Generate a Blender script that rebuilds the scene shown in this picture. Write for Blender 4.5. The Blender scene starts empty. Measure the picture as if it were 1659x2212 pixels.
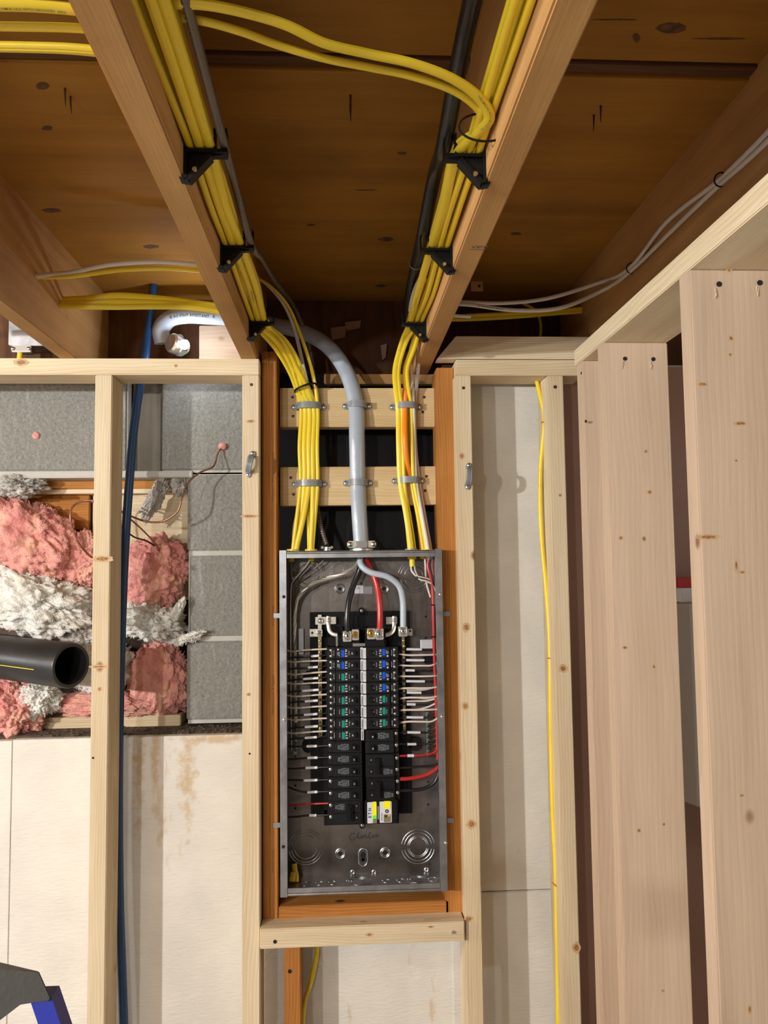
import bpy, bmesh, math, random
from mathutils import Vector, Matrix, noise
random.seed(7)
sc = bpy.context.scene
COL = sc.collection
# ------------------------------------------------------------------ camera
F, W, H, CZ = 1661.0, 1659.0, 2212.0, 1.66
Yc = Vector((-93.5, -115.0, -F)).normalized()            # world +Y seen in camera axes
Zc = Vector((-0.0125, 1.0, -0.0685)); Zc = (Zc - Zc.dot(Yc) * Yc).normalized()
Xc = Yc.cross(Zc).normalized()
R = Matrix((Xc, Yc, Zc))                                 # camera -> world
cam = bpy.data.cameras.new('camera'); camo = bpy.data.objects.new('camera', cam); COL.objects.link(camo)
camo.matrix_world = Matrix.Translation((0, 0, CZ)) @ R.to_4x4()
cam.sensor_fit = 'VERTICAL'; cam.sensor_height = 24.0; cam.lens = 24.0 * F / H
cam.clip_start = 0.02
sc.camera = camo
CAM = Vector((0, 0, CZ))
def ray(px, py): return R @ Vector(((px - W / 2) / F, -(py - H / 2) / F, -1.0))
def U(px, py, Y): d = ray(px, py); return CAM + d * (Y / d.y)             # point on the plane y = Y
def UZ(px, py, Z): d = ray(px, py); return CAM + d * ((Z - CZ) / d.z)     # point on a horizontal plane
def UX(px, py, X): d = ray(px, py); return CAM + d * (X / d.x)
# ------------------------------------------------------------------ light
wd = bpy.data.worlds.new('world'); sc.world = wd; wd.use_nodes = True
wd.node_tree.nodes['Background'].inputs[0].default_value = (1.0, 0.88, 0.74, 1)
wd.node_tree.nodes['Background'].inputs[1].default_value = 0.165
def lamp(name, loc, power, r=0.03, col=(1.0, 0.985, 0.95)):
    l = bpy.data.lights.new(name, 'POINT'); l.energy = power; l.shadow_soft_size = r; l.color = col
    o = bpy.data.objects.new(name, l); o.location = loc; COL.objects.link(o); return o
lamp('work_lamp', (-2.45, -0.85, 1.98), 285)
lamp('work_lamp', (-3.1, 0.62, 1.86), 85)
lamp('work_lamp', (-1.35, -0.75, 1.92), 60)
lamp('work_lamp', (-0.75, -0.90, 1.90), 29)
lamp('next_room_lamp', (1.45, 0.75, 1.95), 4)
sc.view_settings.view_transform = 'Standard'; sc.view_settings.look = 'None'
sc.view_settings.exposure = 0.03; sc.view_settings.gamma = 1.0; sc.view_settings.use_curve_mapping = False
# ------------------------------------------------------------------ materials
def new_mat(name):
    m = bpy.data.materials.new(name); m.use_nodes = True
    nt = m.node_tree; return m, nt, nt.nodes['Principled BSDF']
def N(nt, t, **kw):
    n = nt.nodes.new(t)
    for k, v in kw.items():
        if k[0] == 'i' and k[1:].isdigit(): n.inputs[int(k[1:])].default_value = v
        else: setattr(n, k, v)
    return n
def L(nt, a, b): nt.links.new(a, b)
def plain(name, col, rough=0.5, metal=0.0, bump=0.0, bscale=200, emit=0, spec=0.5, var=0.0, vscale=8):
    m, nt, b = new_mat(name)
    b.inputs['Base Color'].default_value = (*col, 1); b.inputs['Roughness'].default_value = rough
    b.inputs['Metallic'].default_value = metal; b.inputs['Specular IOR Level'].default_value = spec
    if emit: b.inputs['Emission Color'].default_value = (*col, 1); b.inputs['Emission Strength'].default_value = emit
    tc = N(nt, 'ShaderNodeTexCoord')
    if var:
        nz = N(nt, 'ShaderNodeTexNoise'); nz.inputs['Scale'].default_value = vscale; nz.inputs['Detail'].default_value = 5
        L(nt, tc.outputs['Object'], nz.inputs['Vector'])
        r = N(nt, 'ShaderNodeValToRGB'); r.color_ramp.elements[0].position = .3; r.color_ramp.elements[1].position = .7
        r.color_ramp.elements[0].color = (*[c * (1 - var) for c in col], 1); r.color_ramp.elements[1].color = (*[min(1, c * (1 + var)) for c in col], 1)
        L(nt, nz.outputs['Fac'], r.inputs['Fac']); L(nt, r.outputs['Color'], b.inputs['Base Color'])
    if bump:
        nb = N(nt, 'ShaderNodeTexNoise'); nb.inputs['Scale'].default_value = bscale; nb.inputs['Detail'].default_value = 4
        L(nt, tc.outputs['Object'], nb.inputs['Vector'])
        bp = N(nt, 'ShaderNodeBump'); bp.inputs['Strength'].default_value = bump; bp.inputs['Distance'].default_value = 0.004
        L(nt, nb.outputs['Fac'], bp.inputs['Height']); L(nt, bp.outputs['Normal'], b.inputs['Normal'])
    return m
def wood(name, light, dark, knot, ring=55.0, contrast=1.0, knots=1.0, stain=0.0, rough=0.75, rings=1.0):
    """length runs along local Z; every board gets its own slice of the log"""
    m, nt, b = new_mat(name)
    b.inputs['Roughness'].default_value = rough; b.inputs['Specular IOR Level'].default_value = 0.25
    tc = N(nt, 'ShaderNodeTexCoord'); oi = N(nt, 'ShaderNodeObjectInfo')
    cx = N(nt, 'ShaderNodeCombineXYZ')
    for i, (k, c) in enumerate(((0.31, 0.05), (-0.23, -0.02), (9.0, 0))):
        mm = N(nt, 'ShaderNodeMath', operation='MULTIPLY_ADD'); mm.inputs[1].default_value = k; mm.inputs[2].default_value = c
        L(nt, oi.outputs['Random'], mm.inputs[0]); L(nt, mm.outputs[0], cx.inputs[i])
    ad = N(nt, 'ShaderNodeVectorMath', operation='ADD'); L(nt, tc.outputs['Object'], ad.inputs[0]); L(nt, cx.outputs[0], ad.inputs[1])
    # slow wobble of the log
    mp = N(nt, 'ShaderNodeMapping'); mp.inputs['Scale'].default_value = (5, 5, 1.3); L(nt, ad.outputs[0], mp.inputs[0])
    n1 = N(nt, 'ShaderNodeTexNoise'); n1.inputs['Scale'].default_value = 1.0; n1.inputs['Detail'].default_value = 3; L(nt, mp.outputs[0], n1.inputs['Vector'])
    sc1 = N(nt, 'ShaderNodeVectorMath', operation='MULTIPLY_ADD'); sc1.inputs[1].default_value = (.07, .07, 0); L(nt, n1.outputs['Color'], sc1.inputs[0])
    fl = N(nt, 'ShaderNodeVectorMath', operation='MULTIPLY'); fl.inputs[1].default_value = (1, 1, 0.012); L(nt, ad.outputs[0], fl.inputs[0])
    L(nt, fl.outputs[0], sc1.inputs[2])
    wv = N(nt, 'ShaderNodeTexWave', wave_type='RINGS', rings_direction='Z', wave_profile='SAW'); wv.inputs['Scale'].default_value = ring
    wv.inputs['Distortion'].default_value = 1.2; wv.inputs['Detail'].default_value = 2; wv.inputs['Detail Scale'].default_value = 1.5
    L(nt, sc1.outputs[0], wv.inputs['Vector'])
    # fine fibre
    mf = N(nt, 'ShaderNodeMapping'); mf.inputs['Scale'].default_value = (420, 420, 9); L(nt, ad.outputs[0], mf.inputs[0])
    nf = N(nt, 'ShaderNodeTexNoise'); nf.inputs['Scale'].default_value = 1; nf.inputs['Detail'].default_value = 3; L(nt, mf.outputs[0], nf.inputs['Vector'])
    mf2 = N(nt, 'ShaderNodeMapping'); mf2.inputs['Scale'].default_value = (22, 22, 1.6); L(nt, ad.outputs[0], mf2.inputs[0])
    n2 = N(nt, 'ShaderNodeTexNoise'); n2.inputs['Scale'].default_value = 1; n2.inputs['Detail'].default_value = 4; L(nt, mf2.outputs[0], n2.inputs['Vector'])
    a1 = N(nt, 'ShaderNodeMath', operation='MULTIPLY_ADD'); a1.inputs[1].default_value = .42 * contrast * rings; L(nt, wv.outputs['Fac'], a1.inputs[0])
    a2 = N(nt, 'ShaderNodeMath', operation='MULTIPLY_ADD'); a2.inputs[1].default_value = .55 * contrast; a2.inputs[2].default_value = 0.5 - .5 * contrast; L(nt, nf.outputs['Fac'], a2.inputs[0])
    L(nt, a2.outputs[0], a1.inputs[2])
    a3 = N(nt, 'ShaderNodeMath', operation='MULTIPLY_ADD'); a3.inputs[1].default_value = 0.9; L(nt, n2.outputs['Fac'], a3.inputs[0]); L(nt, a1.outputs[0], a3.inputs[2])
    rp = N(nt, 'ShaderNodeValToRGB'); e = rp.color_ramp.elements
    e[0].position = .45; e[0].color = (*light, 1); e[1].position = 1.45 if False else 1.0; e[1].color = (*dark, 1)
    sub = N(nt, 'ShaderNodeMath', operation='SUBTRACT'); sub.inputs[1].default_value = .18; L(nt, a3.outputs[0], sub.inputs[0]); L(nt, sub.outputs[0], rp.inputs['Fac'])
    # knots
    mk = N(nt, 'ShaderNodeMapping'); mk.inputs['Scale'].default_value = (6, 6, 4.2); L(nt, ad.outputs[0], mk.inputs[0])
    vk = N(nt, 'ShaderNodeTexVoronoi'); vk.inputs['Scale'].default_value = 1.0; L(nt, mk.outputs[0], vk.inputs['Vector'])
    rk = N(nt, 'ShaderNodeValToRGB'); ek = rk.color_ramp.elements; ek[0].position = 0.022 * knots; ek[0].color = (1, 1, 1, 1); ek[1].position = 0.06 * knots; ek[1].color = (0, 0, 0, 1)
    L(nt, vk.outputs['Distance'], rk.inputs['Fac'])
    mx = N(nt, 'ShaderNodeMix', data_type='RGBA'); L(nt, rk.outputs['Color'], mx.inputs[0]); L(nt, rp.outputs['Color'], mx.inputs[6]); mx.inputs[7].default_value = (*knot, 1)
    out = mx.outputs[2]
    if stain:
        ns = N(nt, 'ShaderNodeTexNoise'); ns.inputs['Scale'].default_value = 3.3; ns.inputs['Detail'].default_value = 6; L(nt, ad.outputs[0], ns.inputs['Vector'])
        rs = N(nt, 'ShaderNodeValToRGB'); rs.color_ramp.elements[0].position = .45; rs.color_ramp.elements[1].position = .75
        rs.color_ramp.elements[0].color = (0, 0, 0, 1); rs.color_ramp.elements[1].color = (stain, stain, stain, 1); L(nt, ns.outputs['Fac'], rs.inputs['Fac'])
        ms = N(nt, 'ShaderNodeMix', data_type='RGBA'); L(nt, rs.outputs['Color'], ms.inputs[0]); L(nt, out, ms.inputs[6]); ms.inputs[7].default_value = (*[k * .6 for k in knot], 1); out = ms.outputs[2]
    # tone differs board to board
    hv = N(nt, 'ShaderNodeHueSaturation'); mv = N(nt, 'ShaderNodeMath', operation='MULTIPLY_ADD'); mv.inputs[1].default_value = .14; mv.inputs[2].default_value = .93
    L(nt, oi.outputs['Random'], mv.inputs[0]); L(nt, mv.outputs[0], hv.inputs['Value']); L(nt, out, hv.inputs['Color']); L(nt, hv.outputs[0], b.inputs['Base Color'])
    bp = N(nt, 'ShaderNodeBump'); bp.inputs['Strength'].default_value = .25; bp.inputs['Distance'].default_value = .0015
    L(nt, a1.outputs[0], bp.inputs['Height']); L(nt, bp.outputs['Normal'], b.inputs['Normal'])
    return m
M = {}
M['pine'] = wood('pale_pine', (.78, .665, .47), (.56, .425, .255), (.25, .12, .05), contrast=.8, rings=.7)
M['pine_warm'] = wood('yellow_pine', (.74, .56, .31), (.52, .35, .16), (.25, .12, .05), contrast=.7, rings=.6)
M['spruce'] = wood('pinkish_spruce', (.66, .50, .365), (.50, .365, .255), (.28, .14, .07), ring=34, contrast=.75, rings=.6)
M['fir'] = wood('old_orange_fir', (.54, .235, .055), (.33, .115, .022), (.09, .03, .01), ring=60, stain=.25, rings=.6)
M['joist'] = wood('aged_joist_wood', (.56, .325, .13), (.38, .185, .055), (.12, .05, .02), ring=50, stain=.4, contrast=.6, rings=.4)
M['deck'] = wood('old_deck_wood', (.40, .19, .026), (.26, .11, .012), (.05, .02, .008), ring=7, stain=.4, contrast=.45, knots=.2, rings=.12)
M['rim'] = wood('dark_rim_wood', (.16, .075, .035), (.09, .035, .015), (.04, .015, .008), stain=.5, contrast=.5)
def foam_mat():
    m, nt, b = new_mat('white_bead_foam'); b.inputs['Roughness'].default_value = .85
    tc = N(nt, 'ShaderNodeTexCoord')
    n = N(nt, 'ShaderNodeTexNoise'); n.inputs['Scale'].default_value = 7; n.inputs['Detail'].default_value = 8; L(nt, tc.outputs['Object'], n.inputs['Vector'])
    mp = N(nt, 'ShaderNodeMapping'); mp.inputs['Scale'].default_value = (5, 1, 1.6); L(nt, tc.outputs['Object'], mp.inputs[0])
    n3 = N(nt, 'ShaderNodeTexNoise'); n3.inputs['Scale'].default_value = 1.7; n3.inputs['Detail'].default_value = 7; n3.inputs['Roughness'].default_value = .65; L(nt, mp.outputs[0], n3.inputs['Vector'])
    r = N(nt, 'ShaderNodeValToRGB'); e = r.color_ramp.elements; e[0].position = .3; e[0].color = (.78, .75, .685, 1); e[1].position = .65; e[1].color = (.68, .655, .60, 1)
    L(nt, n.outputs['Fac'], r.inputs['Fac'])
    r2 = N(nt, 'ShaderNodeValToRGB'); e = r2.color_ramp.elements; e[0].position = .64; e[0].color = (0, 0, 0, 1); e[1].position = .70; e[1].color = (.55, .55, .55, 1)
    L(nt, n3.outputs['Fac'], r2.inputs['Fac'])
    mx = N(nt, 'ShaderNodeMix', data_type='RGBA'); L(nt, r2.outputs['Color'], mx.inputs[0]); L(nt, r.outputs['Color'], mx.inputs[6]); mx.inputs[7].default_value = (.52, .33, .12, 1)
    L(nt, mx.outputs[2], b.inputs['Base Color'])
    mb = N(nt, 'ShaderNodeMapping'); mb.inputs['Scale'].default_value = (1, 1, 3.5); L(nt, tc.outputs['Object'], mb.inputs[0])
    v = N(nt, 'ShaderNodeTexNoise'); v.inputs['Scale'].default_value = 55; v.inputs['Detail'].default_value = 5; L(nt, mb.outputs[0], v.inputs['Vector'])
    bp = N(nt, 'ShaderNodeBump'); bp.inputs['Strength'].default_value = .5; bp.inputs['Distance'].default_value = .004
    L(nt, v.outputs['Fac'], bp.inputs['Height']); L(nt, bp.outputs['Normal'], b.inputs['Normal'])
    return m
def stained_foam():
    m = foam_mat(); m.name = 'glue_stained_foam'; nt = m.node_tree; b = nt.nodes['Principled BSDF']; src = b.inputs['Base Color'].links[0].from_socket
    tc = N(nt, 'ShaderNodeTexCoord'); sx = N(nt, 'ShaderNodeSeparateXYZ'); L(nt, tc.outputs['Object'], sx.inputs[0])
    nz = N(nt, 'ShaderNodeTexNoise'); nz.inputs['Scale'].default_value = 38; nz.inputs['Detail'].default_value = 7; nz.inputs['Roughness'].default_value = .7; L(nt, tc.outputs['Object'], nz.inputs['Vector'])
    tot = None
    def bump1(sock, c, w):
        a = N(nt, 'ShaderNodeMath', operation='SUBTRACT'); a.inputs[1].default_value = c; L(nt, sock, a.inputs[0])
        q = N(nt, 'ShaderNodeMath', operation='ABSOLUTE'); L(nt, a.outputs[0], q.inputs[0])
        r = N(nt, 'ShaderNodeMapRange'); r.inputs[1].default_value = 0; r.inputs[2].default_value = w; r.inputs[3].default_value = 1; r.inputs[4].default_value = 0; L(nt, q.outputs[0], r.inputs[0]); return r.outputs[0]
    def mul(a, b_):
        q = N(nt, 'ShaderNodeMath', operation='MULTIPLY'); L(nt, a, q.inputs[0]); L(nt, b_, q.inputs[1]); return q.outputs[0]
    for px, w, pz, hz in ((300, .028, 1640, .30), (405, .045, 1660, .26), (335, .02, 1620, .20)):
        p = U(px, pz, 1.865); g = mul(bump1(sx.outputs['X'], p.x, w), bump1(sx.outputs['Z'], p.z, hz))
        tot = g if tot is None else (lambda a, c: (L(nt, a, (mx_ := N(nt, 'ShaderNodeMath', operation='MAXIMUM')).inputs[0]), L(nt, c, mx_.inputs[1]), mx_.outputs[0])[2])(tot, g)
    pz = U(300, 1600, 1.865).z; g = mul(bump1(sx.outputs['Z'], pz, .022), bump1(sx.outputs['X'], U(470, 1600, 1.865).x, .22)); mx_ = N(nt, 'ShaderNodeMath', operation='MAXIMUM'); L(nt, tot, mx_.inputs[0]); L(nt, g, mx_.inputs[1])
    ad = N(nt, 'ShaderNodeMath', operation='MULTIPLY_ADD'); ad.inputs[1].default_value = .46; L(nt, mx_.outputs[0], ad.inputs[0]); L(nt, nz.outputs['Fac'], ad.inputs[2])
    r = N(nt, 'ShaderNodeMapRange'); r.inputs[1].default_value = .68; r.inputs[2].default_value = .92; r.inputs[4].default_value = .6; L(nt, ad.outputs[0], r.inputs[0])
    ms = N(nt, 'ShaderNodeMix', data_type='RGBA'); L(nt, r.outputs[0], ms.inputs[0]); L(nt, src, ms.inputs[6]); ms.inputs[7].default_value = (.50, .30, .09, 1); L(nt, ms.outputs[2], b.inputs['Base Color'])
    return m
M['foam'] = foam_mat()
M['foam_stained'] = stained_foam()
def block_mat():
    m, nt, b = new_mat('grey_concrete_block'); b.inputs['Roughness'].default_value = .95
    tc = N(nt, 'ShaderNodeTexCoord')
    n = N(nt, 'ShaderNodeTexNoise'); n.inputs['Scale'].default_value = 210; n.inputs['Detail'].default_value = 9; n.inputs['Roughness'].default_value = .8; L(nt, tc.outputs['Object'], n.inputs['Vector'])
    r = N(nt, 'ShaderNodeValToRGB'); e = r.color_ramp.elements; e[0].position = .30; e[0].color = (.17, .17, .155, 1); e[1].position = .66; e[1].color = (.40, .395, .355, 1); L(nt, n.outputs['Fac'], r.inputs['Fac'])
    mp = N(nt, 'ShaderNodeMapping'); mp.inputs['Scale'].default_value = (16, 1, 2); L(nt, tc.outputs['Object'], mp.inputs[0])
    n2 = N(nt, 'ShaderNodeTexNoise'); n2.inputs['Scale'].default_value = 5; n2.inputs['Detail'].default_value = 6; L(nt, mp.outputs[0], n2.inputs['Vector'])
    r2 = N(nt, 'ShaderNodeValToRGB'); e = r2.color_ramp.elements; e[0].position = .60; e[0].color = (0, 0, 0, 1); e[1].position = .8; e[1].color = (.5, .5, .5, 1); L(nt, n2.outputs['Fac'], r2.inputs['Fac'])
    mx = N(nt, 'ShaderNodeMix', data_type='RGBA'); L(nt, r2.outputs['Color'], mx.inputs[0]); L(nt, r.outputs['Color'], mx.inputs[6]); mx.inputs[7].default_value = (.55, .54, .50, 1)
    L(nt, mx.outputs[2], b.inputs['Base Color'])
    v = N(nt, 'ShaderNodeTexVoronoi'); v.inputs['Scale'].default_value = 90; L(nt, tc.outputs['Object'], v.inputs['Vector'])
    ma = N(nt, 'ShaderNodeMath', operation='ADD'); L(nt, v.outputs['Distance'], ma.inputs[0]); L(nt, n.outputs['Fac'], ma.inputs[1])
    bp = N(nt, 'ShaderNodeBump'); bp.inputs['Strength'].default_value = .8; bp.inputs['Distance'].default_value = .004
    L(nt, ma.outputs[0], bp.inputs['Height']); L(nt, bp.outputs['Normal'], b.inputs['Normal'])
    return m
M['block'] = block_mat()
def fluff_mat(name, c1, c2, c3):
    m, nt, b = new_mat(name); b.inputs['Roughness'].default_value = 1.0; b.inputs['Sheen Weight'].default_value = .15; b.inputs['Specular IOR Level'].default_value = .1
    tc = N(nt, 'ShaderNodeTexCoord')
    n = N(nt, 'ShaderNodeTexNoise'); n.inputs['Scale'].default_value = 9; n.inputs['Detail'].default_value = 9; n.inputs['Distortion'].default_value = 1.4; L(nt, tc.outputs['Object'], n.inputs['Vector'])
    r = N(nt, 'ShaderNodeValToRGB'); e = r.color_ramp.elements; e[0].position = .3; e[0].color = (*c1, 1); e[1].position = .7; e[1].color = (*c3, 1)
    q = e.new(.5); q.color = (*c2, 1); L(nt, n.outputs['Fac'], r.inputs['Fac']); L(nt, r.outputs['Color'], b.inputs['Base Color'])
    v = N(nt, 'ShaderNodeTexNoise'); v.inputs['Scale'].default_value = 70; v.inputs['Detail'].default_value = 8; v.inputs['Distortion'].default_value = 2.5; L(nt, tc.outputs['Object'], v.inputs['Vector'])
    bp = N(nt, 'ShaderNodeBump'); bp.inputs['Strength'].default_value = .7; bp.inputs['Distance'].default_value = .006
    L(nt, v.outputs['Fac'], bp.inputs['Height']); L(nt, bp.outputs['Normal'], b.inputs['Normal'])
    return m
M['pink'] = fluff_mat('pink_fibreglass', (.62, .21, .20), (.78, .36, .31), (.86, .50, .35))
M['white_wool'] = fluff_mat('white_fibreglass', (.58, .56, .48), (.78, .77, .72), (.86, .86, .84))
M['grey_wool'] = fluff_mat('grey_fibreglass', (.30, .28, .25), (.50, .48, .44), (.62, .60, .56))
M['mortar'] = plain('pale_mortar', (.50, .49, .45), .9, bump=.5, bscale=60)
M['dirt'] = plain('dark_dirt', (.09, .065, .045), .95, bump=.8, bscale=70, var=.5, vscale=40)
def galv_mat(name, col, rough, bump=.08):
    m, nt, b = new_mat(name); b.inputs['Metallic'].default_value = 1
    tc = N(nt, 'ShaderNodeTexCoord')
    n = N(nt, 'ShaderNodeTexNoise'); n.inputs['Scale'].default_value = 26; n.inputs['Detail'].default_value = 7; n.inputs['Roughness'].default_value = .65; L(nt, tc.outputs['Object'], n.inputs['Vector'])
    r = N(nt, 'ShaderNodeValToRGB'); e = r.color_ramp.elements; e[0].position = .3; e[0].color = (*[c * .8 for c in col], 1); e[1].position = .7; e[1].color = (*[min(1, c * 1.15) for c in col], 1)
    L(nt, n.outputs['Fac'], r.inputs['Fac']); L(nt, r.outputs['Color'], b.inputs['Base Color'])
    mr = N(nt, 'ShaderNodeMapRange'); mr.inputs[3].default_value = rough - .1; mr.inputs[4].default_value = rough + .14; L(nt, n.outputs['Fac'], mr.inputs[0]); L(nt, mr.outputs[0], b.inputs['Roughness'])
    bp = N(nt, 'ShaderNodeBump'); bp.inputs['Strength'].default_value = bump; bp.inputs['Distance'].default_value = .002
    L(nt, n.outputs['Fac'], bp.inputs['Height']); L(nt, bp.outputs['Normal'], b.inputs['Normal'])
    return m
M['galv'] = galv_mat('galvanised_steel', (.44, .45, .47), .36)
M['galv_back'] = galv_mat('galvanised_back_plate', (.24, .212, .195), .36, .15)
M['steel'] = plain('bright_steel', (.78, .78, .76), .25, 1.0)
M['alu'] = plain('tinned_aluminium', (.80, .78, .70), .35, 1.0, var=.1, vscale=60)
M['brass'] = plain('brass', (.72, .50, .16), .3, 1.0)
M['bus'] = plain('dull_brass_bar', (.36, .29, .17), .4, 1.0, var=.3, vscale=90)
M['copper'] = plain('bare_copper', (.36, .17, .11), .35, .9, var=.3, vscale=60)
M['chrome'] = plain('chrome', (.85, .85, .86), .12, 1.0)
M['black'] = plain('black_plastic', (.006, .006, .0065), .5, spec=.22)
M['tray'] = plain('matte_black_tray', (.004, .004, .0045), .6, spec=.25)
M['breaker'] = plain('breaker_black', (.009, .0095, .0105), .48, spec=.28)
M['abs'] = plain('black_pipe_plastic', (.020, .020, .022), .38, var=.3, vscale=12, bump=.05)
M['membrane'] = plain('black_membrane', (.006, .006, .007), .35, bump=.25, bscale=7, spec=.3)
M['yellow'] = plain('yellow_cable_jacket', (.85, .64, .030), .38, var=.07, vscale=9, spec=.55)
M['cable_white'] = plain('white_cable_jacket', (.74, .70, .66), .4)
M['cable_orange'] = plain('orange_cable_jacket', (.90, .26, .01), .38)
M['se_grey'] = plain('grey_service_jacket', (.40, .45, .52), .26, bump=.5, bscale=16, spec=.6)
M['neutral_grey'] = plain('pale_blue_grey_insulation', (.47, .54, .62), .38)
M['wire_black'] = plain('black_insulation', (.014, .014, .017), .28, spec=.6)
M['wire_red'] = plain('red_insulation', (.52, .025, .022), .32, spec=.6)
M['wire_white'] = plain('cream_insulation', (.70, .62, .55), .4)
M['strap'] = plain('grey_strap_plastic', (.26, .27, .285), .3, spec=.6)
M['tape'] = plain('white_label_sleeve', (.80, .80, .82), .5)
M['ink'] = plain('black_ink', (.03, .03, .035), .6)
M['ink_grey'] = plain('faded_print', (.22, .20, .06), .6)
M['print'] = plain('white_print', (.62, .63, .66), .6)
M['print_dim'] = plain('dim_grey_print', (.26, .29, .34), .6)
M['blue_btn'] = plain('blue_button', (.0, .09, .72), .35)
M['green_btn'] = plain('green_button', (.0, .27, .20), .35)
M['green_scr'] = plain('green_screw', (.03, .14, .08), .3, .7)
M['blue_pipe'] = plain('blue_tubing', (.012, .055, .16), .32, var=.15, vscale=4)
M['ladder_blue'] = plain('blue_ladder_leg', (.02, .03, .30), .35)
M['ladder_cap'] = plain('dark_grey_ladder_cap', (.045, .045, .04), .55, bump=.1)
M['yellow_sticker'] = plain('fluorescent_yellow_sticker', (.95, .90, .0), .4)
M['green_sticker'] = plain('fluorescent_green_sticker', (.10, .95, .05), .4)
M['navy'] = plain('navy_print', (.03, .04, .25), .5)
M['sticker'] = plain('silver_white_sticker', (.66, .67, .72), .4)
M['photo_tan'] = plain('holographic_tan_square', (.30, .24, .13), .3, .3)
M['led'] = plain('led_glow', (.75, .85, 1.0), .3, emit=22)
M['red_indicator'] = plain('red_indicator', (1.0, .12, .05), .3, emit=1.5)
M['red_paint'] = plain('red_shelf_paint', (.50, .01, .01), .4)
M['white_box'] = plain('white_plastic_box', (.80, .80, .80), .4)
M['drywall'] = plain('grey_board', (.42, .39, .35), .8)
M['film'] = plain('brown_paper_film', (.38, .225, .165), .45, bump=.4, bscale=6, var=.15, vscale=3)
M['floor'] = plain('grey_concrete_floor', (.30, .29, .27), .85, bump=.3, bscale=30, var=.15, vscale=2)
M['staple'] = plain('red_staple', (.55, .10, .03), .4)
M['rust'] = plain('rusty_nail', (.09, .045, .03), .6, .6)
M['knot'] = plain('knot_brown', (.34, .17, .07), .7, var=.5, vscale=220)
M['knot_halo'] = plain('knot_halo', (.58, .38, .20), .75, var=.2, vscale=150)
M['shadow_recess'] = plain('stud_shadow_brown', (.15, .13, .10), .9, bump=.5, bscale=50, var=.2)  # dark brown with the stud's shade put into the colour
M['hole'] = plain('dark_hole', (.012, .009, .007), .9)
# ------------------------------------------------------------------ mesh helpers
def lk(name, me, mat, parent=None, label=None, cat=None, group=None, kind=None):
    o = bpy.data.objects.new(name, me); COL.objects.link(o)
    if mat is not None:
        me.materials.clear(); me.materials.append(mat)
    if parent is not None: o.parent = parent
    if label: o['label'] = label
    if cat: o['category'] = cat
    if group: o['group'] = group
    if kind: o['kind'] = kind
    return o
def fin(bm, name, mat, parent=None, smooth=False, **kw):
    bmesh.ops.recalc_face_normals(bm, faces=bm.faces)
    me = bpy.data.meshes.new(name); bm.to_mesh(me); bm.free()
    if smooth:
        for p in me.polygons: p.use_smooth = True
        try: me.set_sharp_from_angle(angle=math.radians(50))
        except Exception: pass
    return lk(name, me, mat, parent, **kw)
def thing(name, label, cat, loc=(0, 0, 0), group=None, rot=None):
    o = bpy.data.objects.new(name, None); COL.objects.link(o); o.location = loc; o.empty_display_size = .02
    if rot: o.rotation_euler = rot
    o['label'] = label; o['category'] = cat
    if group: o['group'] = group
    return o
def box(bm, x0, x1, y0, y1, z0, z1, bev=0.0):
    vs = [bm.verts.new((x, y, z)) for x in (x0, x1) for y in (y0, y1) for z in (z0, z1)]
    fs = [(0, 1, 3, 2), (4, 6, 7, 5), (0, 4, 5, 1), (2, 3, 7, 6), (0, 2, 6, 4), (1, 5, 7, 3)]
    ff = [bm.faces.new([vs[i] for i in f]) for f in fs]
    if bev:
        es = list({e for f in ff for e in f.edges})
        bmesh.ops.bevel(bm, geom=es, offset=bev, segments=2, affect='EDGES')
def B(name, mat, x0, x1, y0, y1, z0, z1, bev=0.0, parent=None, **kw):
    bm = bmesh.new(); box(bm, min(x0, x1), max(x0, x1), y0, y1, min(z0, z1), max(z0, z1), bev); return fin(bm, name, mat, parent, **kw)
def pbox(bm, px0, py0, px1, py1, Y0, Y1, bev=0.0):
    """box whose front face covers these pixels at depth Y0"""
    a = U(px0, py0, Y0); b = U(px1, py1, Y0); box(bm, min(a.x, b.x), max(a.x, b.x), Y0, Y1, min(a.z, b.z), max(a.z, b.z), bev)
def PB(name, mat, px0, py0, px1, py1, Y0, Y1, bev=0.0, parent=None, **kw):
    bm = bmesh.new(); pbox(bm, px0, py0, px1, py1, Y0, Y1, bev); return fin(bm, name, mat, parent, **kw)
def smoothpath(pts, sub):
    P = [Vector(p) for p in pts]
    if len(P) < 3 or sub < 2: return P
    out = []
    for i in range(len(P) - 1):
        p0 = P[max(i - 1, 0)]; p1 = P[i]; p2 = P[i + 1]; p3 = P[min(i + 2, len(P) - 1)]
        if i == 0: p0 = p1 * 2 - p2
        if i + 2 > len(P) - 1: p3 = p2 * 2 - p1
        # centripetal Catmull-Rom keeps uneven control points from overshooting
        t0 = 0.0; t1 = t0 + max((p1 - p0).length, 1e-6) ** .5; t2 = t1 + max((p2 - p1).length, 1e-6) ** .5; t3 = t2 + max((p3 - p2).length, 1e-6) ** .5
        for k in range(sub):
            t = t1 + (t2 - t1) * k / sub
            a1 = p0 * ((t1 - t) / (t1 - t0)) + p1 * ((t - t0) / (t1 - t0)); a2 = p1 * ((t2 - t) / (t2 - t1)) + p2 * ((t - t1) / (t2 - t1)); a3 = p2 * ((t3 - t) / (t3 - t2)) + p3 * ((t - t2) / (t3 - t2))
            b1 = a1 * ((t2 - t) / (t2 - t0)) + a2 * ((t - t0) / (t2 - t0)); b2 = a2 * ((t3 - t) / (t3 - t1)) + a3 * ((t - t1) / (t3 - t1))
            out.append(b1 * ((t2 - t) / (t2 - t1)) + b2 * ((t - t1) / (t2 - t1)))
    out.append(P[-1]); return out
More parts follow.
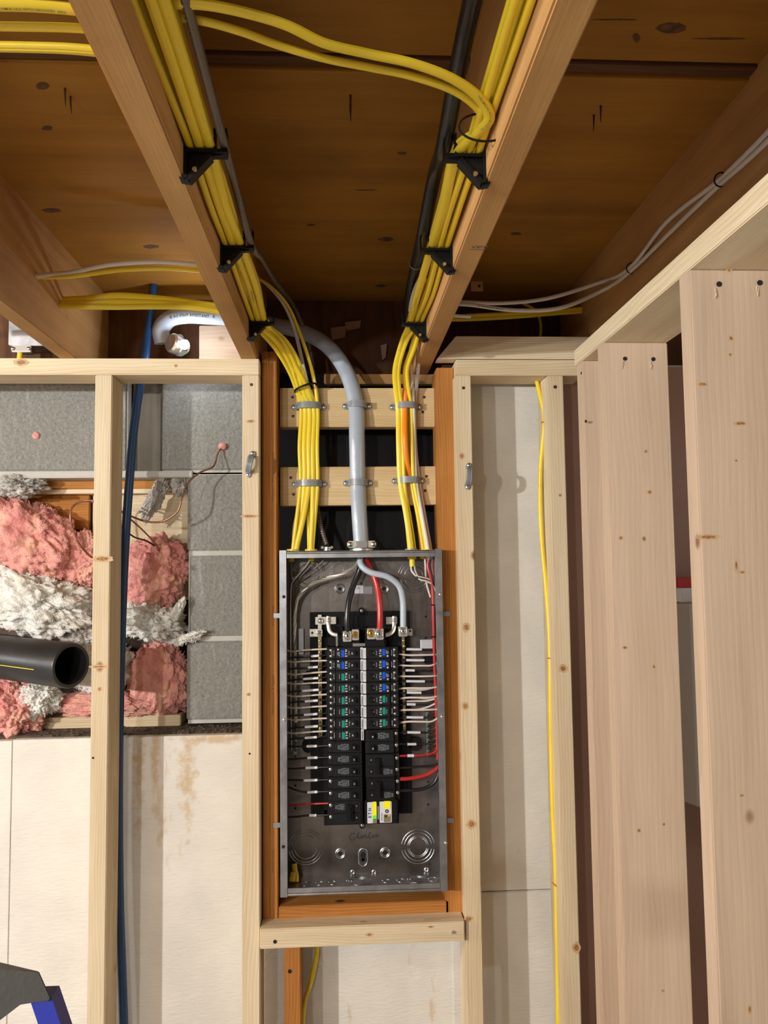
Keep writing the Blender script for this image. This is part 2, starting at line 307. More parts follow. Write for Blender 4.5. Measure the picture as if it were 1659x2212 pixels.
def tube(bm, pts, a, b=None, ref=None, sub=7, seg=10, rad=None, caps=True):
    """swept ellipse: half-width a along ref, half-thickness b across; rad(t) scales it"""
    b = b or a; P = smoothpath(pts, sub); n = len(P); rings = []; up = None
    for i, p in enumerate(P):
        t = (P[min(i + 1, n - 1)] - P[max(i - 1, 0)]).normalized()
        if ref is not None: r = Vector(ref)
        else: r = up if up is not None else (Vector((0, 0, 1)) if abs(t.z) < .9 else Vector((1, 0, 0)))
        u = r - t * r.dot(t)
        if u.length < 1e-4: u = Vector((0, 1, 0)) - t * t.y
        u.normalize(); v = t.cross(u); up = u
        k = rad(i / (n - 1)) if rad else 1.0
        rings.append([bm.verts.new(p + (u * (a * math.cos(q)) + v * (b * math.sin(q))) * k) for q in [2 * math.pi * j / seg for j in range(seg)]])
    for i in range(n - 1):
        for j in range(seg): bm.faces.new((rings[i][j], rings[i][(j + 1) % seg], rings[i + 1][(j + 1) % seg], rings[i + 1][j]))
    if caps: bm.faces.new(rings[0][::-1]); bm.faces.new(rings[-1])
    return P
def T(name, mat, pts, a, b=None, parent=None, label=None, cat=None, group=None, **kw):
    bm = bmesh.new(); tube(bm, pts, a, b, **kw); return fin(bm, name, mat, parent, smooth=True, label=label, cat=cat, group=group)
def cyl(bm, c, ax, r, h, seg=16, r2=None):
    """cylinder from c along ax for h"""
    ax = Vector(ax).normalized(); u = ax.orthogonal().normalized(); v = ax.cross(u); r2 = r if r2 is None else r2; c = Vector(c)
    q = [2 * math.pi * j / seg for j in range(seg)]
    A = [bm.verts.new(c + (u * math.cos(t) + v * math.sin(t)) * r) for t in q]; Bv = [bm.verts.new(c + ax * h + (u * math.cos(t) + v * math.sin(t)) * r2) for t in q]
    for j in range(seg): bm.faces.new((A[j], A[(j + 1) % seg], Bv[(j + 1) % seg], Bv[j]))
    bm.faces.new(A[::-1]); bm.faces.new(Bv)
def ringtube(bm, c, ax, r, w, seg=28, arc=(0, 1), seg2=6, sx=1.0):
    ax = Vector(ax).normalized(); u = Vector((1, 0, 0)) if abs(ax.x) < .9 else Vector((0, 1, 0)); u = (u - ax * u.dot(ax)).normalized(); v = ax.cross(u)
    n = max(4, int(seg * (arc[1] - arc[0])))
    pts = [Vector(c) + u * (r * sx * math.cos(2 * math.pi * (arc[0] + (arc[1] - arc[0]) * k / n))) + v * (r * math.sin(2 * math.pi * (arc[0] + (arc[1] - arc[0]) * k / n))) for k in range(n + 1)]
    tube(bm, pts, w, w, ref=ax, sub=1, seg=seg2)
def prism(bm, poly, axis, d0, d1):
    """poly in the two other axes (order x,y,z without axis), extruded from d0 to d1"""
    def mk(p, d):
        return (d, p[0], p[1]) if axis == 'x' else (p[0], d, p[1]) if axis == 'y' else (p[0], p[1], d)
    A = [bm.verts.new(mk(p, d0)) for p in poly]; Bv = [bm.verts.new(mk(p, d1)) for p in poly]; n = len(poly)
    for i in range(n): bm.faces.new((A[i], A[(i + 1) % n], Bv[(i + 1) % n], Bv[i]))
    bm.faces.new(A[::-1]); bm.faces.new(Bv)
def screw(bm, c, ax=(0, -1, 0), r=.0045, h=.0025):
    """pan head with a cross slot cut as two ridges"""
    ax = Vector(ax).normalized(); c = Vector(c); cyl(bm, c, ax, r, h * .55, 14); cyl(bm, c + ax * h * .55, ax, r * .96, h * .45, 14, r * .6)
def board(name, mat, x0, x1, y0, y1, z0, z1, axis, label=None, cat='board', group=None, kind=None, parent=None, bev=.0018, cuts=None):
    """sawn board; the grain follows axis; origin at the centre of its base"""
    lo = Vector((min(x0, x1), min(y0, y1), min(z0, z1))); hi = Vector((max(x0, x1), max(y0, y1), max(z0, z1))); c = (lo + hi) / 2; s = hi - lo
    bm = bmesh.new()
    if axis == 'z': d = (s.x, s.y, s.z); rot = (0, 0, 0)
    elif axis == 'x': d = (s.z, s.y, s.x); rot = (0, math.pi / 2, 0)       # local z -> world x, local x -> world -z
    else: d = (s.x, s.z, s.y); rot = (-math.pi / 2, 0, 0)                  # local z -> world y, local y -> world -z
    box(bm, -d[0] / 2, d[0] / 2, -d[1] / 2, d[1] / 2, -d[2] / 2, d[2] / 2, bev)
    o = fin(bm, name, mat, parent, label=label, cat=cat if kind != 'structure' else None, group=group, kind=kind)
    o.location = c; o.rotation_euler = rot
    return o
def marks_on(o, spots, mat, name='nail', r=.003, ax=(0, -1, 0), h=.0012):
    """nails driven into a board: a child each"""
    inv = (Matrix.Translation(o.location) @ o.rotation_euler.to_matrix().to_4x4()).inverted()
    for s in spots:
        bm = bmesh.new(); cyl(bm, Vector(s) - Vector(ax) * .002, ax, r, .002 + h, 12); bmesh.ops.transform(bm, matrix=inv, verts=bm.verts)
        fin(bm, name, mat, o, smooth=True)
TXT = {}
def text_mesh(s, size, bold=0.0):
    k = (s, size, bold)
    if k not in TXT:
        cu = bpy.data.curves.new('lettering', 'FONT'); cu.body = s; cu.size = size; cu.align_x = 'CENTER'; cu.align_y = 'CENTER'; cu.offset = bold; cu.extrude = 0; cu.resolution_u = 2
        o = bpy.data.objects.new('lettering', cu); COL.objects.link(o); bpy.context.view_layer.update()
        me = bpy.data.meshes.new_from_object(o.evaluated_get(bpy.context.evaluated_depsgraph_get()))
        bpy.data.objects.remove(o); bpy.data.curves.remove(cu); TXT[k] = ([v.co.copy() for v in me.vertices], [list(p.vertices) for p in me.polygons]); bpy.data.meshes.remove(me)
    return TXT[k]
def put_text(bm, s, size, c, xd, yd, bold=0.0):
    """lettering centred on c, reading along xd with its tops towards yd"""
    V, Fc = text_mesh(s, size, bold); c = Vector(c); xd = Vector(xd); yd = Vector(yd)
    vs = [bm.verts.new(c + xd * v.x + yd * v.y) for v in V]
    for f in Fc:
        try: bm.faces.new([vs[i] for i in f])
        except ValueError: pass
def cable_print(P, s, size, at, mat, parent, off, side):
    """lettering that follows a cable; P sampled path, at = arc length of its start, side = direction the print faces"""
    V, Fc = text_mesh(s, size, size * .02); x0 = min(v.x for v in V)
    cum = [0]; 
    for i in range(1, len(P)): cum.append(cum[-1] + (P[i] - P[i - 1]).length)
    bm = bmesh.new(); vs = []
    for v in V:
        d = min(max(at + v.x - x0, 0), cum[-1] - 1e-5); i = 0
        while cum[i + 1] < d: i += 1
        f = (d - cum[i]) / max(cum[i + 1] - cum[i], 1e-9); p = P[i].lerp(P[i + 1], f)
        t0 = (P[i + 1] - P[max(i - 1, 0)]).normalized(); t1 = (P[min(i + 2, len(P) - 1)] - P[i]).normalized(); t = t0.lerp(t1, f).normalized()
        n = (CAM - p) if side is None else Vector(side); n = (n - t * n.dot(t)).normalized(); w = n.cross(t)
        vs.append(bm.verts.new(p + n * off + w * v.y))
    for f in Fc:
        try: bm.faces.new([vs[i] for i in f])
        except ValueError: pass
    return fin(bm, 'lettering', mat, parent)
# ------------------------------------------------------------------ the setting
HJ = CZ + .473          # underside of the joists
HD = CZ + .685          # underside of the deck
YW = 1.74               # front of the new stud wall
YF = 1.865              # front of the foam
YB = 1.93               # front of the block wall
B('floor', M['floor'], -3.6, 2.4, -3.2, 2.3, -.1, 0, kind='structure')
# block wall with the opening cut through it (pieces around the hole), then sheathing far behind
hx1 = U(404, 1300, YB).x; hz1 = U(200, 1022, YB).z; hz0 = U(200, 1566, YB).z
def blockwall():
    bm = bmesh.new(); top = HJ - .01; ch = U(400, 1195, YB).z - U(400, 1380, YB).z; rows = [hz0 + ch * k for k in range(0, 6)]
    m = .006
    zr = [hz0, U(450, 1380, YB).z, U(450, 1195, YB).z, hz1, top + .06]
    xs = U(572, 1300, YB).x
    for i in range(3): box(bm, hx1 + (m if i % 2 else 0), xs, YB, YB + .12, zr[i] + m, zr[i + 1] - m, .003)
    xj = U(345, 900, YB).x
    x = xj - .40
    box(bm, xj + m, xs, YB, YB + .12, zr[3] + m, zr[4], .003); x = U(279, 900, YB).x - .40; box(bm, x + .40, xj, YB + .035, YB + .12, zr[3] + m, zr[4])
    while x > -2.6:
        box(bm, x + m, x + .40 - m, YB, YB + .12, zr[3] + m, zr[4], .003); x -= .40
    return fin(bm, 'wall_block', M['block'], kind='structure')
blockwall()
bm = bmesh.new(); xj2 = U(345, 900, YB).x + .008; xm = U(571, 1300, YB).x; box(bm, xj2, xm, YB + .004, YB + .11, hz1 - .004, HJ + .05); box(bm, -2.7, U(279, 900, YB).x - .004, YB + .004, YB + .11, hz1 - .004, HJ + .05); box(bm, hx1 + .003, xm, YB + .004, YB + .11, hz0 - .003, hz1)
B('trim_shadow_recess', M['shadow_recess'], U(281, 900, YB).x, xj2 - .003, YB + .030, YB + .036, hz1 + .006, HJ + .03, kind='structure')  # sheet in the set-back gap, painting the stud's cast shadow on the blocks
fin(bm, 'trim_mortar', M['mortar'], kind='structure')
B('trim_lintel', M['mortar'], -2.7, hx1 + .012, YB - .004, YB + .12, hz1 - .012, hz1 + .004, .002, kind='structure')
zf = U(300, 1592, YF).z
x22 = U(21, 1900, YF).x
B('wall_foam_left', M['foam'], -2.7, x22 - .0006, YF, YB + .10, 0, zf - .002, .0012, kind='structure')
B('wall_foam_left', M['foam_stained'], x22 + .0006, U(545, 1900, YF).x, YF, YB + .10, 0, zf, .0012, kind='structure')
B('trim_ledge', M['dirt'], -2.7, U(545, 1900, YF).x, YF + .02, YB + .10, zf - .02, zf + .005, .002, kind='structure')
zs = U(1120, 1924, YF).z; xr = .60
B('wall_foam_right', M['foam'], U(985, 1500, YF).x - .02, xr + .6, YF, YF + .12, zs + .0012, HJ + .02, .002, kind='structure')
B('wall_foam_right', M['foam'], U(985, 1500, YF).x - .02, xr + .6, YF, YF + .12, 0, zs - .0012, .002, kind='structure')
B('wall_foam_middle', M['foam'], U(545, 1900, YF).x, U(1000, 1900, YF).x, YF + .004, YF + .12, 0, U(700, 1950, YF).z, .002, kind='structure')
B('wall_membrane', M['membrane'], U(545, 1900, YF).x + .001, U(985, 1500, YF).x - .021, YB + .03, YB + .05, U(700, 1950, YF).z, HJ + .02, kind='structure')
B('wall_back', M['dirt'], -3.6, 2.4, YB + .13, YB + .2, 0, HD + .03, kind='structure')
B('wall_right_light_stop', M['drywall'], 1.9, 1.96, -.6, 2.06, 0, HD, kind='structure')  # unseen wall added to keep world light out of the bays behind the studs
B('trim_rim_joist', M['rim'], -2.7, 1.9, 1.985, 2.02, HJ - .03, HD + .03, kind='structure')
# deck boards; the seam positions follow the photograph
y1 = UZ(757, 262, HD).y; y0 = UZ(757, 128, HD).y
def deckboard(a, b, dz=0.0): return board('ceiling', M['deck'], -2.7, 1.9, a, b, HD + dz, HD + .022 + dz, 'x', kind='structure', bev=.0012)
y0b = UZ(757, 152, HD).y
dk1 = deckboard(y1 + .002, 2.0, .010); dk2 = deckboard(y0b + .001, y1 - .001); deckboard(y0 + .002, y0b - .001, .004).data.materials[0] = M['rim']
dk3 = deckboard(y0 - 1.0, y0 - .001, .007); deckboard(-2.9, y0 - 1.002, .004)
def deckknots(o, z, spots):
    inv = (Matrix.Translation(o.location) @ o.rotation_euler.to_matrix().to_4x4()).inverted()
    for x, y, rx, ry in spots:
        bm = bmesh.new(); vs = [bm.verts.new(UZ(x + rx * math.cos(q) * random.uniform(.8, 1.15), y + ry * math.sin(q) * random.uniform(.8, 1.15), z - .0005)) for q in [2 * math.pi * i / 18 for i in range(18)]]
        bm.faces.new(vs); bmesh.ops.transform(bm, matrix=inv, verts=bm.verts); fin(bm, 'knot', M['deck_knot'], o)
M['deck_knot'] = plain('dark_deck_knot', (.105, .042, .012), .8, var=.6, vscale=90)
deckknots(dk1, HD + .010, [(834, 517, 17, 5), (868, 331, 11, 3), (112, 455, 20, 5), (325, 533, 18, 4), (823, 618, 13, 3), (102, 277, 12, 5), (1115, 505, 12, 3), (790, 411, 24, 1), (672, 486, 10, 2)])
deckknots(dk2, HD, [(92, 186, 15, 8)]); deckknots(dk3, HD + .007, [(1450, 62, 34, 12), (1375, 82, 9, 10), (1560, 84, 60, 2), (1330, 43, 50, 1.5)])
# ------------------------------------------------------------------ joists
def joist(x0, x1, label, ya=-2.9, yb=1.983): return board('floor_joist', M['joist'], x0, x1, ya, yb, HJ, HD + .012, 'y', label, 'joist', 'old ceiling joists', bev=.0025)
JL, JR = -.186, .184
jl = joist(JL - .038, JL, 'old ceiling joist carrying the yellow cable bundle with the spiral metal cable')
jr = joist(JR, JR + .038, 'old ceiling joist with a pencil note, carrying yellow cables beside a thick black cable')
joist(JL - .444, JL - .406, 'old ceiling joist above the grey junction box, cables threading through its side')
joist(JR + .406, JR + .444, 'old ceiling joist above the perpendicular wall, white cables stapled along its side')
def knots(o, spots, Y=None):
    inv = (Matrix.Translation(o.location) @ o.rotation_euler.to_matrix().to_4x4()).inverted()
    for x, y, rx, ry, d in spots:
        for nm, mt, f, off in (('knot_ring', 'knot_halo', 1.35, .00025), ('knot', 'knot', .75, .0005)):
            bm = bmesh.new(); c = U(x, y, d); k = d / F; vs = [bm.verts.new(c + Vector((rx * k * f * math.cos(q) * random.uniform(.85, 1.1), -off, ry * k * f * math.sin(q) * random.uniform(.85, 1.1)))) for q in [2 * math.pi * i / 16 for i in range(16)]]
            bm.faces.new(vs); bmesh.ops.transform(bm, matrix=inv, verts=bm.verts); fin(bm, nm, M[mt], o)
# nails poking through the deck
for k, (px, py, rz) in enumerate(((140, 190, 0), (152, 208, .4), (757, 205, 0), (757, 225, .2), (1298, 228, .2), (1283, 248, -.3))):
    p = UZ(px, py, HD)
    t = T('bent_nail', M['rust'], [p + Vector((0, 0, .004)), p + Vector((0, .002, -.012)), p + Vector((.002 * rz, .004, -.024))], .0016, label=['dark nail tip poking through the deck board, upper of two, above the junction box bay', 'dark nail tip poking through the deck board, lower of two, above the junction box bay', 'nail tip poking through the deck midway between the two cable-laden joists, upper one', 'nail tip poking through the deck midway between the two cable-laden joists, lower one', 'nail tip through the deck beyond the black cable joist, upper of two', 'nail tip through the deck beyond the black cable joist, lower of two'][k], cat='nail', group='nails through the deck', rad=lambda q: 1.2 - .9 * q)
# pencilled note on the joist underside
def scribble(bm, c, xd, yd, strokes, w, nrm):
    for st in strokes: tube(bm, [Vector(c) + Vector(xd) * p[0] + Vector(yd) * p[1] + Vector(nrm) * .0003 for p in st], w, w * .3, ref=None, sub=4, seg=5)
bm = bmesh.new(); c = UZ(1036, 533, HJ)
scribble(bm, c, (1, 0, 0), (0, -1, 0), [[(-.012, .004), (-.009, -.004), (-.006, .005)], [(-.004, 0), (-.002, .004), (0, 0), (-.002, -.003), (-.004, 0)], [(.002, -.003), (.002, .003), (.005, .002)], [(.007, -.003), (.007, .003)], [(.012, .003), (.007, 0), (.012, -.003)], [(-.014, -.009), (.012, -.009)]], .0004, (0, 0, -1))
bmesh.ops.transform(bm, matrix=(Matrix.Translation(jr.location) @ jr.rotation_euler.to_matrix().to_4x4()).inverted(), verts=bm.verts)
fin(bm, 'pencil_note', M['ink'], jr, label='faint dark pencil scribble')
# ------------------------------------------------------------------ new stud wall
ZP = HJ - .038
xa = U(560, 790, YW).x
pl = board('top_plate', M['pine'], -2.7, xa, YW, YW + .089, ZP, HJ - .0005, 'x', 'pale top plate over the block wall opening, under the joists', 'framing board', 'top plates')
def stud(pxa, pxb, py, label, mat='pine', Y=YW, z0=0.0, z1=None, depth=.089, cat='stud', name='wall_stud'):
    a, b = U(pxa, py, Y).x, U(pxb, py, Y).x
    return board(name, M[mat], a, b, Y, Y + depth, z0, (ZP - .0005) if z1 is None else z1, 'z', label, cat, 'studs of the framed wall')
sA = stud(204.5, 241.5, 900, 'pale stud in front of the insulation-filled opening, beside the blue tubing')
knots(sA, [(222, 1207, 17, 6, YW), (214, 1440, 16, 3, YW), (215, 1488, 4, 4, YW)]); knots(pl, [(46, 783, 13, 6, YW), (380, 790, 3, 3, YW)])
marks_on(sA, [U(201, 1637, YW)], M['hole'], 'nail_hole', .0022)
sB = stud(523, 560, 900, 'pale stud with a grey strap, between block wall and old orange post')
knots(sB, [(541, 910, 8, 3, YW), (540, 1115, 16, 3, YW), (537, 1500, 4, 3, YW)])
marks_on(sB, [U(543, 831, YW)], M['rust'], 'nail', .0034); marks_on(sB, [U(539, 1628, YW)], M['hole'], 'nail_hole', .002)
sC = stud(984, 1019, 900, 'pale stud with a grey strap, beside the old post and bright foam bay')
knots(sC, [(997, 985, 5, 6, YW), (1007, 1355, 7, 8, YW), (1005, 1525, 6, 7, YW), (1018, 1780, 8, 8, YW), (1012, 1985, 8, 5, YW)])
marks_on(sC, [U(1001, 838, YW)], M['rust'], 'nail', .0036)
sD = stud(1184, 1219, 900, 'pale stud next to the single yellow cable, at the dark narrow bay')
knots(sD, [(1216, 1444, 8, 7, YW), (1210, 1070, 3, 3, YW), (1245, 2047, 7, 9, YW)])
marks_on(sD, [U(1199, 836, YW)], M['rust'], 'nail', .004)
board('stud_cripple', M['pine'], U(1178, 900, YW + .03).x, U(1184, 900, YW).x - .0005, YW + .03, YW + .088, 0, ZP - .001, 'z', 'thin pale strip of wood nailed behind the stud by the yellow cable', 'board', 'studs of the framed wall')
# right plates
xb = U(985, 790, YW).x
zt = U(1100, 777, YW).z; zb = U(1100, 808, YW).z
board('top_plate', M['pine'], xb, U(1262, 790, YW).x, YW, YW + .089, ZP, HJ - .001, 'x', 'short pale top plate over the bright foam bay with the yellow cable', 'framing board', 'top plates')
bm = bmesh.new(); x0, x1 = U(944, 777, YW).x, U(1300, 750, YW).x; z0, z1 = HJ + .0005, U(1100, 727, YW).z; ln = x1 - x0
# blocking board with a slanted end; local z along the length
prism(bm, [(z0, 0), (z1, .045), (z1, ln), (z0, ln)], 'y', 0, .038)
bl = fin(bm, 'blocking_board', M['pine'], label='weathered pale blocking board with a slanted end, laid on the top plate', cat='framing board')
for v in bl.data.vertices: v.co = Vector((-(v.co.x - (z0 + z1) / 2), v.co.y, v.co.z))
bl.data.flip_normals(); bl.location = (x0 , YW, (z0 + z1) / 2); bl.rotation_euler = (0, math.pi / 2, 0)
# ------------------------------------------------------------------ old orange frame around the panel
YO = 1.775
o1 = board('old_post', M['fir'], U(566, 1000, YO).x, U(581, 1000, YO).x, YO, YO + .089, U(580, 2000, YO).z, CZ + .50, 'z', 'narrow old orange post squeezed between pale stud and stamped post', 'post', 'old orange frame')
o2 = board('old_post', M['fir'], U(581.5, 1000, YO).x, U(598, 1000, YO).x, YO, YO + .089, U(580, 2000, YO).z, CZ + .50, 'z', 'old orange post with stamped lettering running up beside the panel', 'post', 'old orange frame')
o3 = board('old_post', M['fir'], U(944, 900, YO).x, U(982.5, 900, YO).x, YO, YO + .089, U(985, 1985, YO).z, CZ + .462, 'z', 'wide old orange post without lettering, opposite the stamped one', 'post', 'old orange frame')
M['stamp'] = plain('stamp_ink', (.20, .08, .03), .8)
for s_, py, sz in (('Western Wood Structural', 1030, .0105), ('KILN Dried', 1330, .0095), ('Westerhouse & Sagular', 1500, .0095), ('PONST FLITE', 1860, .0085)):
    bm = bmesh.new(); p = U(590, py, YO); put_text(bm, s_, sz, (p.x, YO - .0004, p.z), (0, 0, 1), (-1, 0, 0)); fin(bm, 'stamped_lettering', M['stamp'], o2).location = -o2.location
os_ = board('old_sill', M['fir'], U(602, 1970, YO).x, U(970, 1970, YO).x, YO, YO + .089, U(780, 1993, YO).z, U(780, 1952, YO).z, 'x', 'old orange sill board below the electrical panel', 'board', 'old orange frame')
lg = board('ledger', M['pine'], U(561, 2020, YW - .012).x, U(1004, 2010, YW - .012).x, YW - .012, YW + .09, U(780, 2042, YW - .012).z, U(780, 2000, YW - .012).z + .001, 'x', 'pale horizontal board under the orange sill, spanning the two pale studs', 'framing board')
knots(lg, [(798, 2019, 7, 3, YW - .012), (930, 2002, 6, 2, YW - .012)])
marks_on(lg, [U(594, 2034, YW - .012)], M['hole'], 'nail_hole', .004)
marks_on(lg, [U(977, 2012, YW - .012)], M['steel'], 'nail', .003, h=.006)
op = board('old_post', M['fir'], U(614, 2150, YO).x, U(650, 2150, YO).x, YO, YO + .087, 0, U(780, 2042, YW - .012).z - .001, 'z', 'short old orange post below the pale horizontal board', 'post', 'old orange frame')
marks_on(op, [U(626, 2098, YO)], M['hole'], 'nail_hole', .0042)
for k, (a, b) in enumerate(((838, 922), (1008, 1091))):
    Yc_ = YO + .05
    cb = board('cross_board', M['pine_warm'], U(604.5, 900, Yc_).x, U(941, 900, Yc_).x, Yc_, Yc_ + .038, U(780, b, Yc_).z, U(780, a, Yc_).z, 'x', ['upper pale cross board behind the cable straps, over the panel', 'lower pale cross board behind the cable straps, just over the panel'][k], 'board', 'pale cross boards over the panel')
    zz = [(632, 858), (633, 899), (916, 858), (913, 890)] if k == 0 else [(628, 1032), (634, 1068), (921, 1029), (918, 1060)]
    marks_on(cb, [U(x, y, Yc_) for x, y in zz], M['rust'], 'screw', .0035)
bb = board('backing_board', M['joist'], U(700, 810, 1.9).x, U(938, 820, 1.9).x, 1.885, 1.91, U(780, 832, 1.9).z, U(780, 811, 1.9).z, 'x', 'dim pinkish board in the dark gap over the upper cross board', 'board')
# paper scraps glowing in the dark bay
# ------------------------------------------------------------------ perpendicular wall on the far side
XP = .5345
d1 = 1.50; d2 = 1.115; d0 = 1.64
zt1 = U(1380, 748, d1).z; zt2 = U(1580, 571, d2).z; ZQ = (zt1 + zt2) / 2
yend = UX(1240, 760, XP).y
pw = board('top_plate', M['pine'], XP, XP + .132, -2.0, yend, ZQ, ZQ + .038, 'y', 'long pale top plate running overhead toward the viewer above the wide studs', 'framing board', 'top plates')
def pst(d, zt, label, w=.132):
    return board('wall_stud', M['spruce'], XP, XP + w, d, d + .038, 0, ZQ - .0006, 'z', label, 'stud', 'studs of the perpendicular wall')
st1 = pst(d1, 0, 'wide pale stud with two screw holes, middle one of the perpendicular wall')
st2 = pst(d2, 0, 'widest pale stud with two screw holes, at the edge of the view')
st0 = pst(d0, 0, 'pale corner stud mostly hidden behind the wide studs', .132)
knots(st1, [(1341, 1162, 4, 4, d1), (1391, 1164, 4, 5, d1), (1403, 1063, 5, 4, d1), (1395, 975, 3, 4, d1), (1350, 1399, 5, 3, d1), (1412, 1440, 3, 4, d1), (1380, 1794, 4, 4, d1), (1434, 1780, 3, 3, d1), (1432, 2140, 3, 3, d1)]); knots(st2, [(1579, 731, 5, 5, d2), (1577, 766, 3, 4, d2), (1575, 582, 6, 7, d2), (1517, 830, 12, 4, d2), (1590, 995, 3, 3, d2), (1530, 1160, 22, 5, d2), (1604, 1236, 6, 3, d2), (1590, 1222, 3, 12, d2), (1602, 1718, 4, 3, d2), (1619, 2180, 3, 8, d2), (1600, 915, 14, 4, d2)])
marks_on(st1, [U(1350, 775, d1), U(1411, 776, d1)], M['hole'], 'screw_hole', .0042); marks_on(st2, [U(1553, 614, d2), U(1641, 611, d2)], M['hole'], 'screw_hole', .0042)
def splinters(o, spots, Y):
    inv = Matrix.Translation(o.location).inverted()
    for x, y in spots:
        bm = bmesh.new(); p = U(x, y, Y)
        for k in range(4): tube(bm, [p + Vector((random.uniform(-.004, .002), -.0006, -.001 * k)), p + Vector((random.uniform(-.006, -.002), -.003, -.008 - .003 * k))], .0007, sub=1, seg=5)
        bmesh.ops.transform(bm, matrix=inv, verts=bm.verts); fin(bm, 'splinter', M['pine'], o)
splinters(st1, [(1347, 779), (1408, 780)], d1); splinters(st2, [(1549, 622), (1637, 618)], d2)
marks_on(st0, [UX(1256, 806, XP) , UX(1265, 910, XP)], M['rust'], 'nail', .003, ax=(-1, 0, 0))
# what shows between those studs: paper film, red shelf edge with white box, grey cabinet
B('vapour_film', M['film'], U(1216, 1200, YF - .006).x, 1.7, YF - .012, YF - .004, 0, HJ + .012, parent=None, label='brownish paper sheet hanging on the back wall in the dark narrow bays', cat='sheet')
xs_ = U(1440, 1300, 1.75).x
rs = B('red_shelf', M['red_paint'], U(1462, 1262, 1.80).x, 1.6, 1.80, 1.85, U(1480, 1270, 1.80).z, U(1480, 1248, 1.80).z, .002, label='glossy red rail behind the gap between the two wide studs', cat='rail')
B('white_box', M['white_box'], U(1473, 1290, 1.79).x, U(1540, 1290, 1.79).x, 1.79, 1.84, U(1480, 1301, 1.79).z, U(1480, 1270, 1.79).z - .0005, .002, label='small white box under the red rail between the two wide studs', cat='box')
bm = bmesh.new(); p = U(1475, 1304, 1.70); q = U(1515, 1745, 1.70)
prism(bm, [(U(1440, 1304, 1.70).x, p.z), (1.5, p.z), (1.5, q.z - .04), (q.x, q.z), (U(1440, 1700, 1.7).x, q.z + .03)], 'y', 1.70, 1.76)
fin(bm, 'grey_cabinet', M['drywall'], label='pale grey cabinet side showing in the gap between the two wide studs', cat='cabinet')
# ------------------------------------------------------------------ opening: sheathing, sill, insulation
YH = YB + .09
hb = board('opening_header', M['fir'], -2.2, hx1 + .03, YH - .03, YH + .03, U(300, 1058, YH).z, U(300, 1036, YH).z, 'x', 'thin orange board along the top of the insulation-filled opening', 'board')
hb2 = board('opening_header', M['pine'], -2.2, hx1 + .03, YH - .035, YH + .03, U(300, 1068, YH).z, U(300, 1058, YH).z - .001, 'x', 'thin pale lath under the orange board in the opening', 'board')
board('sheathing_board', M['fir'], U(0, 1100, YH).x - .2, U(193, 1100, YH).x, YH + .0, YH + .02, U(100, 1145, YH).z, U(100, 1069, YH).z - .001, 'x', 'orange rough board at the back of the opening, above pink insulation', 'board')
board('sheathing_board', M['pine'], U(200, 1100, YH).x, hx1 + .03, YH + .0, YH + .02, U(100, 1300, YH).z, U(100, 1069, YH).z - .001, 'x', 'yellowish rough board at the back of the opening, behind the copper wire', 'board')
board('opening_sill', M['pine'], U(60, 1550, YH - .05).x, hx1 - .02, YH - .06, YH + .03, U(200, 1566, YH - .06).z - .012, U(200, 1549, YH - .06).z, 'x', 'pale sill board under the pink insulation in the opening', 'board')
for k_, c_ in (('pink', (.78, .40, .34)), ('white_wool', (.86, .86, .83)), ('grey_wool', (.55, .53, .49))): M[k_ + '_fibre'] = plain(k_ + '_fibres', c_, .9)
def fibres(V, Nn, seed, n):
    rd = random.Random(seed); bm = bmesh.new()
    for _ in range(n):
        i = rd.randrange(len(V)); p = V[i]
        if Nn[i].y > .35: continue
        d = (Nn[i] * .5 + Vector((rd.uniform(-1, 1), rd.uniform(-.8, .3), rd.uniform(-1, 1)))).normalized(); side = d.cross(Vector((0, 1, .2))).normalized(); ln = rd.uniform(.003, .010); w = rd.uniform(.0002, .0007)
        d2 = (d + Vector((rd.uniform(-1, 1), rd.uniform(-.6, .2), rd.uniform(-1, 1))) * .8).normalized()
        q = [p - d * .003, p + d * ln * .5, p + d * ln * .5 + d2 * ln * .5]
        a = [bm.verts.new(x + side * w) for x in q]; b = [bm.verts.new(x - side * w) for x in q[:2]]
        bm.faces.new((a[0], a[1], b[1], b[0])); bm.faces.new((a[1], a[2], b[1]))
    return bm
